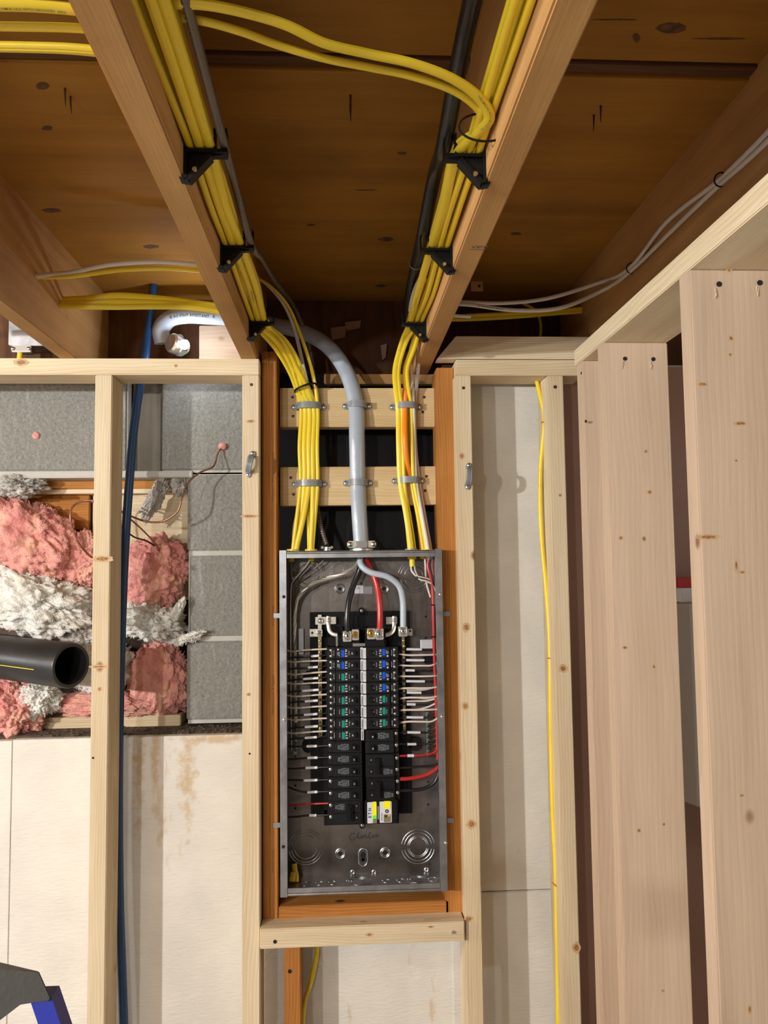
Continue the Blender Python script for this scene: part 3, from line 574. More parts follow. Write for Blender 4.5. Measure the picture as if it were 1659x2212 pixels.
def fluffy(name, mat, label, px, py, Y, rx, ry, rz, seed, rough=.35, rag=.5, sub=6, group='loose insulation in the opening', tilt=0):
    """rx, rz in pixels; ry metres deep"""
    s = (U(px + 1, py, Y).x - U(px, py, Y).x); c = U(px, py, Y)
    bm = bmesh.new(); bmesh.ops.create_icosphere(bm, subdivisions=sub, radius=1.0)
    o = Vector((seed * 3.7, seed * 1.3, seed * 2.1))
    for v in bm.verts:
        d = v.co.normalized()
        k = 1 + rough * noise.fractal(d * 1.6 + o, 1.0, 2.0, 3) - rag * .15 * (1 - abs(noise.noise(d * 2.4 + o * 2)) * 3.2) * (abs(noise.noise(d * 2.4 + o * 2)) < .31) + rag * .30 * (abs(noise.noise(d * 5 + o)) - .25) + rag * .12 * noise.fractal(d * 10 + o, .8, 2.2, 4) + rag * .05 * noise.fractal(d * 38 + o, .8, 2.2, 3)
        v.co = Vector((d.x * rx * s, d.y * ry, d.z * rz * s)) * k
    bmesh.ops.rotate(bm, verts=bm.verts, cent=(0, 0, 0), matrix=Matrix.Rotation(tilt, 3, 'Y'))
    for v in bm.verts:                     # clipped by the masonry around it
        if v.co.y + c.y > YH - .001: v.co.y = YH - .001 - c.y
    fb = None
    if rx > 15: fb = fibres([v.co.copy() for v in bm.verts], [v.co.normalized() for v in bm.verts], seed, int(300 + rx * rz * .22))
    ob = fin(bm, name, M[mat], smooth=False, label=label, cat='insulation', group=group); ob.location = c
    if fb: fin(fb, 'fibres', M[mat + '_fibre'], ob, kind='stuff')
    for p in ob.data.polygons: p.use_smooth = True
    return ob
YI = YB + .035
fluffy('insulation_batt', 'pink', 'big salmon pink batt slumping from the upper part of the opening', 62, 1165, YI, 118, .075, 82, 1, .25, .45, tilt=.62)
fluffy('insulation_batt', 'pink', 'pink batt corner beside the white wool and the pale stud', 178, 1215, YI + .02, 52, .045, 60, 2)
fluffy('insulation_batt', 'pink', 'pink batt bulging behind the blue tubing next to the block wall', 330, 1240, YI + .01, 76, .055, 88, 3, .25, .6)
fluffy('insulation_batt', 'pink', 'dusky pink batt low in the opening against the block wall', 345, 1468, YI + .025, 66, .045, 95, 4, .25, .5)
fluffy('insulation_batt', 'pink', 'pale pink strip of batt lying on the sill of the opening', 225, 1520, YI + .015, 130, .05, 30, 5, .2, .5)
fluffy('insulation_batt', 'pink', 'ragged pink tuft hanging over the foam edge below the black pipe', 30, 1530, YI - .035, 62, .06, 62, 6, .3, .7)
fluffy('insulation_wool', 'white_wool', 'large white wool heap above the black pipe', 75, 1300, YI - .01, 128, .075, 68, 7, .3, .75, tilt=.25)
fluffy('insulation_wool', 'white_wool', 'white wool lump with a torn tail lying toward the block wall', 335, 1340, YI - .005, 66, .07, 44, 8, .3, .9, tilt=.35)
fluffy('insulation_wool', 'white_wool', 'cream smooth wool pad behind the blue tubing', 275, 1325, YI + .01, 62, .05, 46, 9, .2, .25)
fluffy('insulation_wool', 'white_wool', 'white wool clump under the open end of the black pipe', 82, 1508, YI - .03, 48, .05, 38, 10, .3, .8)
fluffy('insulation_wool', 'white_wool', 'greyish white wool behind the end of the black pipe', 215, 1440, YI + .02, 75, .05, 62, 11, .25, .5)
fluffy('insulation_wool', 'grey_wool', 'dirty grey wool strip along the top edge of the opening', 35, 1052, YI - .02, 62, .05, 24, 12, .35, .9)
fluffy('insulation_wool', 'grey_wool', 'grey wool wisp dangling in front of the yellowish board', 335, 1078, YI - .01, 17, .02, 50, 13, .4, .9, tilt=.45)
fluffy('insulation_wool', 'grey_wool', 'grey wool tuft in the upper corner by the block wall', 392, 1045, YI, 20, .03, 26, 14, .4, .9)
fluffy('insulation_wool', 'grey_wool', 'grey wool under the heap, over the pale stud gap', 180, 1372, YI + .02, 48, .05, 26, 15, .4, .7)
fluffy('insulation_wool', 'white_wool', 'thin torn shred of white wool reaching over the block edge', 405, 1378, YB - .02, 34, .014, 9, 31, .4, .9, 4, tilt=-.35)
fluffy('insulation_wool', 'white_wool', 'upward torn point of white wool beside the block edge', 384, 1318, YI - .055, 10, .014, 30, 32, .4, .9, 4, tilt=.45)
# dirt crumbs on the ledge
bm = bmesh.new()
for k in range(260):
    x = random.uniform(U(60, 1580, YF).x, U(520, 1580, YF).x); y = random.uniform(YF + .005, YB + .03); r = random.uniform(.0012, .005)
    m4 = Matrix.Translation((x, y, zf + .004 + r * .3)) @ Matrix.Diagonal((1, random.uniform(.6, 1), .6, 1)); bmesh.ops.create_icosphere(bm, subdivisions=1, radius=r, matrix=m4)
fin(bm, 'debris', M['dirt'], label='crumbs of dirt scattered on the ledge over the foam board', cat='debris', kind='stuff')
# orange foam spot and nail plug on the blocks
fluffy('foam_blob', 'pink', 'small orange plug of filler in the upper block', 78, 941, YB, 9, .006, 8, 20, .2, .5, 3, group=None)
fluffy('foam_blob', 'pink', 'reddish plug of filler where the copper wire leaves the block wall', 481, 964, YB - .004, 10, .012, 8, 21, .2, .6, 3, group=None)
# ------------------------------------------------------------------ cables
CX = (1, 0, 0)
def P3(l):
    """path points: (px, py, Y) on a depth plane, or ('z', px, py, Z) at a height, or a Vector"""
    o = []
    for p in l:
        if isinstance(p, Vector): o.append(p)
        elif p[0] == 'z': o.append(UZ(p[1], p[2], p[3]))
        elif p[0] == 'w': o.append(Vector((p[1], p[2], CZ + p[3])))
        else: o.append(U(*p))
    return o
def cable(label, mat, pts, a=.0052, b=.0034, ref=CX, group=None, name='electrical_cable', prints=(), sub=9, cat='cable', pside=None, psize=.0034):
    bm = bmesh.new(); P = tube(bm, P3(pts), a, b, ref=ref, sub=sub, seg=10)
    o = fin(bm, name, mat, smooth=True, label=label, cat=cat, group=group)
    for s, at in prints: cable_print(P, s, psize, at, M['ink_grey'] if mat is M['yellow'] else M['ink'], o, b + .0006, pside)
    return o
NM = 'TYPE NM-B 14-2 WITH GROUND  (UL)'
Y1, Y2, Y3 = .92, 1.205, 1.585        # cable hangers along both joists
rnd = random.Random(3)
# --- bundle under the first joist: 6 cables along the joist + 4 from the side bays
GL = 'yellow cables in the bundle beside the spiral metal cable'
colL = [-.1785, -.1665, -.1545]
zH = .5065
def leftrun(slot, row, cs, cd, ex, ed, name):
    """slot across the hanger, row above it; cs/cd = pixel and depth at the straps, ex/ed at the panel"""
    x = colL[slot]; z = zH + .0055 + row * .0112; w = lambda a: rnd.uniform(-a, a)
    pts = [('w', x - .010 + w(.004), .45, z + .012 + w(.006)), ('w', x - .006 + w(.006), .70, z + .006 + w(.006)), ('w', x, Y1, z), ('w', x + w(.004), 1.06, z - .004 + w(.004)), ('w', x, Y2, z), ('w', x + .003 + w(.003), 1.40, z - .004 + w(.004)), ('w', x, Y3 - .03, z), ('w', x + .002, Y3 + .03, z - .002)]
    f = (cs - 667) / 22.0
    pts += [(612 + f * 20 - row * 3, 745 - f * 14, 1.700 + row * .006), (641 + f * 19 , 800 - f * 8, 1.765 + cd), (655 + f * 18, 846, 1.795 + cd), (cs, 880, 1.805 + cd), (cs - 2 + w(2), 965, 1.800 + cd), (cs - 1, 1045, 1.803 + cd), ((cs + ex) / 2 + w(1), 1120, 1.800 + ed), (ex, 1189, 1.80 + ed), (ex, 1206, 1.80 + ed)]
    return pts
LB = [(0, 0, 650, 0, 633, 0, 'outermost yellow cable in the bundle along the stamped post side'),
      (1, 0, 659, -.002, 638, .006, 'second yellow cable from the outer side of the bundle'),
      (2, 0, 668, -.003, 640, -.004, 'middle front yellow cable of the bundle with the black tie'),
      (0, 1, 654, .009, 634, .012, 'yellow cable behind the outermost pair of the tied bundle'),
      (1, 1, 677, -.002, 671, 0, 'yellow cable next to the inner edge of the tied bundle'),
      (2, 1, 664, .010, 668, .008, 'yellow cable hidden in the core of the tied bundle')]
for k, (s, r, cs, cd, ex, ed, lab) in enumerate(LB):
    cable(lab, M['yellow'], leftrun(s, r, cs, cd, ex, ed, ''), .0062 if k in (1, 2, 4) else .0048, .0040, ref=(1, .0, .15), prints=[(NM, .95), (NM, 1.34)] if k in (1, 4) else [], group=GL)
def tailL(cs, cd, ex, ed): return [(cs, 880, 1.805 + cd), (cs - 1, 965, 1.800 + cd), (cs, 1045, 1.803 + cd), ((cs + ex) / 2, 1120, 1.80 + ed), (ex, 1189, 1.80 + ed), (ex, 1206, 1.80 + ed)]
Yb = 1.80
cable('yellow cable crossing the bay behind the white one, bending down into the bundle', M['yellow'], [('w', -.90, 1.52, .565), (-40, 596, 1.52), (140, 598, 1.52), (260, 584, 1.58), (380, 581, 1.60), (470, 590, 1.62), (560, 603, 1.66), (615, 650, 1.71), (648, 720, 1.76), (676, 810, 1.795)] + tailL(686, -.001, 675, .0), ref=(1, 0, -1), group=GL, a=.0046)
cable('white cable crossing the bay beside a yellow one, over the grey cable', M['cable_white'], [('w', -.90, 1.50, .58), (-40, 600, 1.50), (140, 590, 1.52), (240, 572, 1.56), (340, 566, 1.58), (430, 572, 1.60), (540, 590, 1.66), (600, 640, 1.72), (632, 700, 1.79), (655, 790, 1.82), (668, 850, 1.83), (672, 880, 1.822), (672, 1045, 1.82), (640, 1120, 1.83), (634, 1180, 1.825), (634, 1206, 1.825)], ref=(1, 0, -1), a=.0046)
for k, (yy, dy, cs, ex, lab) in enumerate(((650, 0, 681, 674, 'upper yellow cable leaving the joist side over the grey cable bend'), (656, -.012, 673, 676, 'middle yellow cable leaving the joist side over the grey cable bend'), (661, -.02, 662, 636, 'lowest yellow cable leaving the joist side over the grey cable bend'))):
    cable(lab, M['yellow'], [('w', -.98, 1.60, .55), (176, yy - 5 + 3 * k, 1.66 + dy), (250, yy - 12 + 7 * k, 1.66 + dy), (330, yy - 7 + 4 * k, 1.65 + dy), (410, yy + 3, 1.63 + dy), (480, yy + 14, 1.61 + dy), (545, yy + 36, 1.62 + dy), (592, 722 + 4 * k, 1.67 + dy), (632 - 4 * k, 775, 1.74)] + tailL(cs, .004 + .003 * k, ex, .003 * k), ref=(0, -.2, 1), a=.0062, group='yellow cables crossing to the bundle', prints=[(NM, .28)] if k == 1 else [])
# four cables crossing at the very top corner
for k, (y0_, y1_, a, lab) in enumerate(((12, 26, .0075, 'wide yellow cable with print at the top corner, uppermost of four'), (58, 62, .0055, 'second yellow cable from the top in the corner beside the joist'), (98, 104, .0036, 'third yellow cable from the top in the corner beside the joist'), (106, 113, .0036, 'lowest yellow cable of the four in the top corner beside the joist'))):
    z = HJ + .05 + .01 * (k % 2)
    pts = [UZ(-260, y0_ - 6, z), UZ(-60, y0_ - 2, z), UZ(60, y0_, z), UZ(150, (y0_ + y1_) / 2, z), UZ(230, y1_ + 4, z), UZ(300, y1_ + 12, z)]
    cable(lab, M['yellow'], pts, a, .0036, ref=(0, 1, 0), group='yellow cables in the top corner', prints=[(NM, .10)] if k == 0 else [], pside=(0, 0, -1), psize=.0040)
# two crossing to the other joist
def cross(u, z):
    top = [(340, 8), (440, 10), (540, 30), (620, 55), (700, 93), (800, 117), (891, 137), (977, 170), (1035, 212), (1057, 255)]
    low = [(344, 33), (440, 46), (520, 68), (600, 97), (700, 126), (800, 146), (891, 165), (985, 199), (1034, 238), (1047, 268)]
    return [UZ(x, y, HJ + .060 - .0029 * i + z) for i, (x, y) in enumerate((top, low)[u])]
# --- bundle under the second joist
colR = [.176, .1645, .151]
GR = 'yellow cables in the bundle beside the thick black cable'
def rightrun(slot, row, cs, cd, ex, ed, head=None):
    x = colR[slot]; z = zH + .0055 + row * .0112; w = lambda a: rnd.uniform(-a, a)
    pts = head or [('w', x + .001, .42, z + .004), ('w', x + .001 + w(.004), .62, z + .002)]
    pts = list(pts) + [('w', x, Y1, z), ('w', x + w(.003), 1.06, z - .003), ('w', x, Y2, z), ('w', x + w(.003), 1.40, z - .006), ('w', x, Y3 - .03, z), ('w', x - .001, Y3 + .03, z - .003)]
    f = (cs - 876) / 18.0
    pts += [(884 + f * 17, 745 + f * 6, 1.69 + cd + row * .004), (868 + f * 16, 800, 1.755 + cd), (871 + f * 17, 845, 1.79 + cd), (cs, 880, 1.803 + cd), (cs + 1 + w(1.5), 960, 1.800 + cd), (cs + 5, 1038, 1.803 + cd), ((cs + ex) / 2 + 4, 1115, 1.80 + ed), (ex, 1189, 1.80 + ed), (ex, 1208, 1.80 + ed)]
    return pts
h1 = cross(0, 0); h2 = cross(1, .006)
RB = [(0, 0, 889, 0, 921, .002, None, .0046, 'yellow cable hugging the joist in the bundle by the black cable'),
      (1, 0, 868, -.004, 886, -.002, None, .0046, 'middle yellow cable in the bundle by the black cable'),
      (0, 1, 883, .009, 914, .008, None, .0046, 'yellow cable stacked above the one hugging the joist'),
      (1, 1, 862, .004, 884, .008, None, .0046, 'yellow cable behind the middle one in the bundle by the black cable'),
      (2, 0, 860, -.004, 888, -.006, h1, .0068, 'upper yellow cable sweeping across the middle bay between the joists'),
      (2, 1, 866, .008, 895, .004, h2, .0050, 'lower yellow cable sweeping across the middle bay between the joists')]
for k, (s, r, cs, cd, ex, ed, hd, a, lab) in enumerate(RB):
    cable(lab, M['yellow'], rightrun(s, r, cs, cd, ex, ed, hd), a if not hd else .0036, .0038 if not hd else a, ref=(1, 0, -.15) if not hd else None, group=GR, prints=[(NM, .34), (NM, .96), (NM, 1.2)] if k == 4 else [(NM, 1.15)] if k == 1 else [], psize=.0038)
cable('single orange cable inside the strapped bundle above the panel', M['cable_orange'], [('w', .165, 1.40, .53), ('w', .160, 1.58, .525), (894, 745, 1.74), (879, 800, 1.785), (875, 880, 1.7985), (875, 950, 1.789), (879, 1000, 1.799), (888, 1040, 1.815), (902, 1100, 1.82), (912, 1189, 1.82), (912, 1208, 1.82)], .0066, .0045)
GW = 'white cables in the bundle above the panel'
cable('white cable at the outer edge of the strapped bundle, entering near the post', M['cable_white'], [('w', .30, 1.70, .56), ('w', .215, 1.69, .56), (905, 690, 1.69), (893, 735, 1.74), (885, 770, 1.78), (890, 830, 1.80), (893, 880, 1.803), (895, 960, 1.805), (899, 1040, 1.805), (912, 1115, 1.80), (925, 1189, 1.797), (926, 1208, 1.797)], .0046, .0036, group=GW)
cable('second white cable tucked behind the first, peeking out by the lowest hanger', M['cable_white'], [('w', .172, 1.36, .56), ('w', .152, 1.50, .545), (886, 682, 1.60), (889, 705, 1.66), (905, 760, 1.76), (900, 830, 1.815), (896, 880, 1.818), (897, 960, 1.815), (905, 1040, 1.818), (917, 1115, 1.81), (930, 1189, 1.81), (931, 1208, 1.81)], .0046, .0036, group=GW)
# far bay cables
cable('upper of two pale cables curving from the far joist across the dark bay', M['cable_white'], [UX(1720, 215, .588), UX(1659, 285, .588), UX(1600, 345, .588), UX(1555, 388, .588), UX(1440, 480, .585), UX(1362, 577, .58), (1290, 612, 1.66), (1180, 645, 1.70), (1080, 655, 1.72), (990, 652, 1.74), (930, 655, 1.74)], .0046, .0034, ref=(0, 0, 1))
cable('lower of two pale cables curving from the far joist across the dark bay', M['cable_white'], [UX(1726, 228, .588), UX(1668, 295, .588), UX(1604, 356, .588), UX(1560, 394, .588), UX(1460, 490, .585), UX(1366, 582, .58), (1300, 628, 1.63), (1210, 665, 1.64), (1110, 670, 1.66), (1010, 658, 1.68), (930, 656, 1.70)], .0046, .0034, ref=(0, 0, 1), prints=[(NM, .95)])
for k in range(2):
    cable(['upper yellow cable running through the dark bay over the short top plate', 'lower yellow cable running through the dark bay over the short top plate'][k], M['yellow'], [(1420, 640, 1.80), (1297, 662 + 6 * k, 1.80), (1200, 672 + 5 * k, 1.80), (1100, 678 + 7 * k, 1.79), (1000, 683 + 7 * k, 1.78), (920, 690, 1.77)], .0050, .0032, ref=(0, 0, 1))
cable('thin yellow loop of cable hanging in the dark bay', M['yellow'], [(1130, 655, 1.90), (1158, 672, 1.90), (1168, 700, 1.90), (1166, 740, 1.90)], .004, .003)
# staples on the white cables
for (px, py, lab) in ((1557, 388, 'black staple holding the pale cables high on the far joist'), (1364, 579, 'black staple holding the pale cables low on the far joist')):
    p = UX(px, py, .582); bm = bmesh.new(); ringtube(bm, p + Vector((0, 0, 0)), (0, 1, .3), .010, .0012, arc=(.2, .8)); fin(bm, 'cable_staple', M['black'], smooth=True, label=lab, cat='staple')
# spiral metal cable
def armoured(pts, r, label, **kw):
    P = smoothpath(P3(pts), 90); bm = bmesh.new(); rings = []; seg = 9; acc = 0
    for i, p in enumerate(P):
        if i: acc += (P[i] - P[i - 1]).length
        t = (P[min(i + 1, len(P) - 1)] - P[max(i - 1, 0)]).normalized(); u = Vector(CX); u = (u - t * u.dot(t)).normalized(); v = t.cross(u)
        ring = []
        for j in range(seg):
            q = 2 * math.pi * j / seg; k = r * (1 + .13 * math.sin(acc / .0062 * 2 * math.pi + q)); ring.append(bm.verts.new(p + (u * math.cos(q) + v * math.sin(q)) * k))
        rings.append(ring)
    for i in range(len(P) - 1):
        for j in range(seg): bm.faces.new((rings[i][j], rings[i][(j + 1) % seg], rings[i + 1][(j + 1) % seg], rings[i + 1][j]))
    return fin(bm, 'armoured_cable', M['alu_dull'], smooth=True, label=label, cat='cable')
M['alu_dull'] = plain('dull_spiral_armour', (.20, .17, .14), .5, .7)
armoured([('w', -.150, .42, .545), ('w', -.142, .65, .535), ('w', -.1375, Y1, .514), ('w', -.142, 1.06, .530), ('w', -.1385, Y2, .514), ('w', -.140, 1.38, .56), ('w', -.135, Y3, .60), (640, 672, 1.80), (668, 745, 1.868), (679, 840, 1.875), (682, 960, 1.90), (684, 1080, 1.86), (694, 1140, 1.82), (706, 1178, 1.80)], .0052, 'spiral metal-clad cable running outside the yellow bundle down to the panel top')
# thick black cable on the second joist
cable('thick black cable running up behind the yellow bundle', M['wire_black'], [('w', .150, .38, .60), ('w', .140, .60, .575), ('w', .137, .80, .560), ('w', .1365, Y1 + .02, .535), ('w', .140, 1.06, .56), ('w', .138, Y2, .536), ('w', .146, 1.40, .565), ('w', .150, Y3, .565), ('w', .158, 1.75, .565), ('w', .17, 1.95, .565)], .0105, .0105)
# ties and hangers
def tie(c, nrm, rx, rz, label, mat='black', w=.0016):
    bm = bmesh.new(); c = Vector(c); n = Vector(nrm).normalized(); u = (Vector(CX) - n * n.x).normalized(); v = n.cross(u)
    pts = [c + u * rx * math.cos(t) + v * rz * math.sin(t) for t in [2 * math.pi * k / 24 for k in range(25)]]
    tube(bm, pts, w * 1.6, w * .6, ref=n, sub=1, seg=6); o = fin(bm, 'cable_tie', M[mat], smooth=True, label=label, cat='cable tie')
    bm = bmesh.new(); q = c + u * rx; box(bm, q.x - .003, q.x + .003, q.y - .003, q.y + .003, q.z - .003, q.z + .003, .0006); fin(bm, 'tie_head', M[mat], o)
p = U(660, 838, 1.79); tie(p, (.35, -.1, -1), .0275, .020, 'thin black tie around the yellow bundle just above its upper strap')
p = UZ(1047, 275, HJ + .033); tie(p, (0, 1, 0), .030, .017, 'black plastic tie around the yellow cables where the crossing pair joins')
for k, (y, lab) in enumerate(((Y1 - .055, 'upper thin grey tie around the thick black cable'), (1.405, 'lower thin grey tie around the thick black cable'))):
    tie((.140 if k == 0 else .146, y, CZ + (.56 if k == 0 else .565)), (0, 1, 0), .0125, .0125, lab, 'strap', .0010)
def hanger(x, s, y, label):
    """plastic stacker: wall plate, arm, diagonal brace, twin prongs holding the outer cable; s = side it sticks out"""
    t = thing('cable_hanger', label, 'cable hanger', (x, y, HJ), group='black cable hangers on the joists')
    def X(v): return s * v
    bm = bmesh.new(); zt = .0335
    tri = [(X(.0005), -.002), (X(.0005), zt), (X(.048), zt), (X(.050), zt - .004), (X(.030), zt - .008), (X(.010), .004)]
    prism(bm, tri, 'y', -.004, .004)
    fin(bm, 'bracket', M['black'], t)
    bm = bmesh.new()
    prism(bm, [(X(.0), -.003), (X(.0), .036), (X(.004), .036), (X(.004), -.003)], 'y', -.009, .009)
    prism(bm, [(X(.004), zt - .004), (X(.004), zt), (X(.051), zt), (X(.051), zt - .004)], 'y', -.009, .009)
    prism(bm, [(X(.002), -.002), (X(.007), -.005), (X(.034), zt - .008), (X(.030), zt - .004)], 'y', -.008, .008)
    fin(bm, 'rib', M['black'], t)
    for xx in (.037, .051):
        bm = bmesh.new(); prism(bm, [(X(xx - .0015), zt - .002), (X(xx + .001), zt - .002), (X(xx + .001), zt + .026), (X(xx - .0005), zt + .029), (X(xx - .0015), zt + .026)], 'y', -.006, .006); fin(bm, 'prong', M['black'], t)
    bm = bmesh.new(); cyl(bm, (X(.014), -.0105, .006), (0, -1, 0), .003, .002, 10); fin(bm, 'rivet', M['steel'], t, smooth=True)
    bm = bmesh.new(); prism(bm, [(X(-.006), -.0005), (X(.004), -.0005), (X(.006), -.007), (X(-.004), -.005)], 'y', -.005, .003); fin(bm, 'foot', M['black'], t)
for x, s, nm in ((JL, 1, 'joist with the spiral metal cable'), (JR, -1, 'joist with the thick black cable')):
    for y, w_ in ((Y1, 'top'), (Y2, 'middle'), (Y3, 'lowest')): hanger(x, s, y, f'{w_} black cable hanger on the {nm}')
# ------------------------------------------------------------------ grey two-hole straps
def strap(px, py, w, dp, Y, label, rot=None, h=.0155, loc=None, tab=.0125):
    c = U(px, py, Y) if loc is None else Vector(loc)
    t = thing('cable_strap', label, 'strap', c, group='grey two-screw straps', rot=rot)
    bm = bmesh.new(); n = 16; r = w / 2
    def arch(rx, ry, ex=2.6):
        return [(rx * (1 if math.cos(q) > 0 else -1) * abs(math.cos(q)) ** (2 / ex), -ry * abs(math.sin(q)) ** (2 / ex)) for q in [math.pi * k / n for k in range(n + 1)]]
    o, i_ = arch(r + .0028, dp + .0028), arch(r, dp)
    for z0, z1, gr in ((-h / 2, h / 2, 0), (-h * .42, -h * .18, .0014), (h * .18, h * .42, .0014), (-h*.09, h*.09, .0014)):
        oo = arch(r + .0028 + gr, dp + .0028 + gr); vo = [[bm.verts.new((p[0], p[1], z)) for p in oo] for z in (z0, z1)]; vi = [[bm.verts.new((p[0], p[1], z)) for p in i_] for z in (z0, z1)]
        for k in range(n):
            bm.faces.new((vo[0][k], vo[0][k + 1], vo[1][k + 1], vo[1][k])); bm.faces.new((vi[0][k], vi[1][k], vi[1][k + 1], vi[0][k + 1]))
            for j in (0, 1): bm.faces.new((vo[j][k], vi[j][k], vi[j][k + 1], vo[j][k + 1]))
        for k in (0, n): bm.faces.new((vo[0][k], vo[1][k], vi[1][k], vi[0][k]))
    fin(bm, 'arch', M['strap'], t, smooth=True)
    for s in (-1, 1):
        bm = bmesh.new(); x0 = s * (r + .001); x1 = s * (r + .0028 + tab); m = [(x0, -h / 2), (x1 - s * h * .35, -h / 2), (x1, -h * .22), (x1, h * .22), (x1 - s * h * .35, h / 2), (x0, h / 2)]
        prism(bm, m, 'y', -.0032, 0); fin(bm, 'tab', M['strap'], t)
        bm = bmesh.new(); screw(bm, (x1 - s * h * .42, -.0032, 0), r=.0048, h=.0034); fin(bm, 'screw', M['steel'], t, smooth=True)
YS = YO + .05
strap(667, 880, .054, .0335, YS, 'upper grey strap over the yellow bundle with the black tie'); strap(771, 878, .0405, .036, YS, 'upper grey strap over the thick grey cable'); strap(876.5, 880, .050, .0335, YS, 'upper grey strap over the bundle with the orange cable')
strap(668, 1046, .054, .0335, YS, 'lower grey strap over the yellow bundle beside the spiral cable'); strap(773, 1044, .0405, .036, YS, 'lower grey strap over the thick grey cable'); strap(882, 1039, .050, .0335, YS, 'lower grey strap over the bundle with the white cables')
strap(541, 1003, .034, .020, YW, 'grey strap screwed upright on the stud beside the block wall', rot=(0, math.radians(90 + 12), 0), h=.0135, tab=.011)
strap(1011, 1029, .034, .020, YW, 'grey strap screwed upright on the stud beside the bright foam bay', rot=(0, math.radians(90 + 5), 0), h=.0135, tab=.011)
# ------------------------------------------------------------------ service cable with its conductors
sv = thing('service_cable', 'thick grey cable arching down into the panel top, split into four conductors', 'cable', U(772, 1180, 1.80))
def kid(name, mat, pts, a, b=None, label=None, **kw):
    bm = bmesh.new(); P = tube(bm, P3(pts), a, b or a, **kw); bmesh.ops.translate(bm, vec=-sv.location, verts=bm.verts); return fin(bm, name, M[mat], sv, smooth=True, label=label), P
jk, Pj = kid('jacket', 'se_grey', [(352, 742, 1.88), (348, 712, 1.875), (365, 690, 1.865), (400, 682, 1.86), (450, 684, 1.86), (520, 690, 1.86), (590, 702, 1.855), (650, 716, 1.85), (700, 742, 1.84), (735, 780, 1.825), (757, 825, 1.812), (769, 878, 1.806), (771, 950, 1.80), (773, 1044, 1.806), (776, 1110, 1.80), (780, 1172, 1.80), (781, 1200, 1.80)], .0150, .0195, ref=(.3, -1, .3), sub=12, seg=16, rad=lambda q: 1.10 - .16 * q)
o = cable_print(Pj, 'SUNLIGHT RESISTANT   R', .0095, .075, M['ink'], None, .0172, None); o.parent = sv; o.location = -sv.location
kid('conductor', 'wire_black', [(781, 1205, 1.800), (776, 1232, 1.803), (764, 1262, 1.80), (753, 1300, 1.79), (750, 1340, 1.785), (751, 1372, 1.787)], .0072, label='black conductor')
kid('conductor', 'wire_red', [(789, 1205, 1.800), (802, 1232, 1.805), (814, 1262, 1.80), (820, 1300, 1.79), (821, 1340, 1.785), (820, 1370, 1.787)], .0074, label='red conductor')
kid('conductor', 'neutral_grey', [(778, 1200, 1.795), (781, 1222, 1.78), (800, 1236, 1.775), (838, 1246, 1.777), (862, 1266, 1.785), (870, 1295, 1.79), (871, 1330, 1.79), (871, 1362, 1.79)], .0074, label='pale grey conductor')
def strands(pts, r, n=5, tw=60):
    P = smoothpath(P3(pts), 24); bm = bmesh.new(); acc = [0]
    for i in range(1, len(P)): acc.append(acc[-1] + (P[i] - P[i - 1]).length)
    for k in range(n):
        Q = []
        for i, p in enumerate(P):
            t = (P[min(i + 1, len(P) - 1)] - P[max(i - 1, 0)]).normalized(); u = (Vector((0, -1, 0)) + t * t.y).normalized(); v = t.cross(u); q = 2 * math.pi * k / n + acc[i] * tw; Q.append(p + (u * math.cos(q) + v * math.sin(q)) * r * .6)
        tube(bm, Q, r * .55, sub=1, seg=6)
    bmesh.ops.translate(bm, vec=-sv.location, verts=bm.verts); return fin(bm, 'ground_strands', M['alu'], sv, smooth=True, label='twisted bare ground conductor')
strands([(776, 1205, 1.795), (768, 1222, 1.79), (745, 1238, 1.79), (705, 1250, 1.795), (668, 1264, 1.80), (645, 1290, 1.81), (638, 1325, 1.82), (638, 1450, 1.83), (640, 1560, 1.83)], .0040)
# ------------------------------------------------------------------ cable clamp on top of the panel
c = U(781, 1176, 1.79); cl = thing('cable_connector', 'bright metal clamp with two screws on the panel top around the grey cable', 'cable clamp', c)
bm = bmesh.new(); box(bm, -.0335, -.009, -.012, .002, -.008, .008, .003); fin(bm, 'jaw', M['alu'], cl, label='one half of the clamp')
bm = bmesh.new(); box(bm, .012, .0335, -.012, .002, -.008, .008, .003); fin(bm, 'jaw', M['alu'], cl)
bm = bmesh.new(); box(bm, -.010, .013, -.017, -.013, -.0085, .0075, .001); fin(bm, 'saddle', M['steel'], cl)
bm = bmesh.new(); cyl(bm, (0, .01, -.0145), (0, 0, 1), .028, .0045, 28); fin(bm, 'locknut', M['alu'], cl, smooth=True)
for x in (-.027, .0275):
    bm = bmesh.new(); screw(bm, (x, -.012, 0), r=.0062, h=.004); fin(bm, 'screw', M['steel'], cl, smooth=True)
c = U(707, 1183, 1.80); k2 = thing('cable_connector', 'small metal connector where the spiral cable meets the panel top', 'cable clamp', c)
bm = bmesh.new(); cyl(bm, (0, 0, -.0065), (0, 0, 1), .009, .008, 14); fin(bm, 'collar', M['steel'], k2, smooth=True)
for x in (-.011, .010):
    bm = bmesh.new(); screw(bm, (x, -.008, 0), r=.0038, h=.004); fin(bm, 'screw', M['steel'], k2, smooth=True)
for px, py, lab, mt in ((633, 1187, 'yellow bushing on the panel top under the outer yellow cables', 'yellow'), (672, 1187, 'yellow bushing on the panel top beside the small metal connector', 'yellow'), (888, 1186, 'grey bushing on the panel top under the yellow pair near the orange post', 'strap'), (922, 1187, 'yellow bushing on the panel top under the white cables', 'yellow')):
    bm = bmesh.new(); cyl(bm, U(px, py + 1, 1.80) - Vector((0, 0, .002)), (0, 0, 1), .0145, .0038, 18); fin(bm, 'cable_bushing', M[mt], smooth=True, label=lab, cat='bushing')
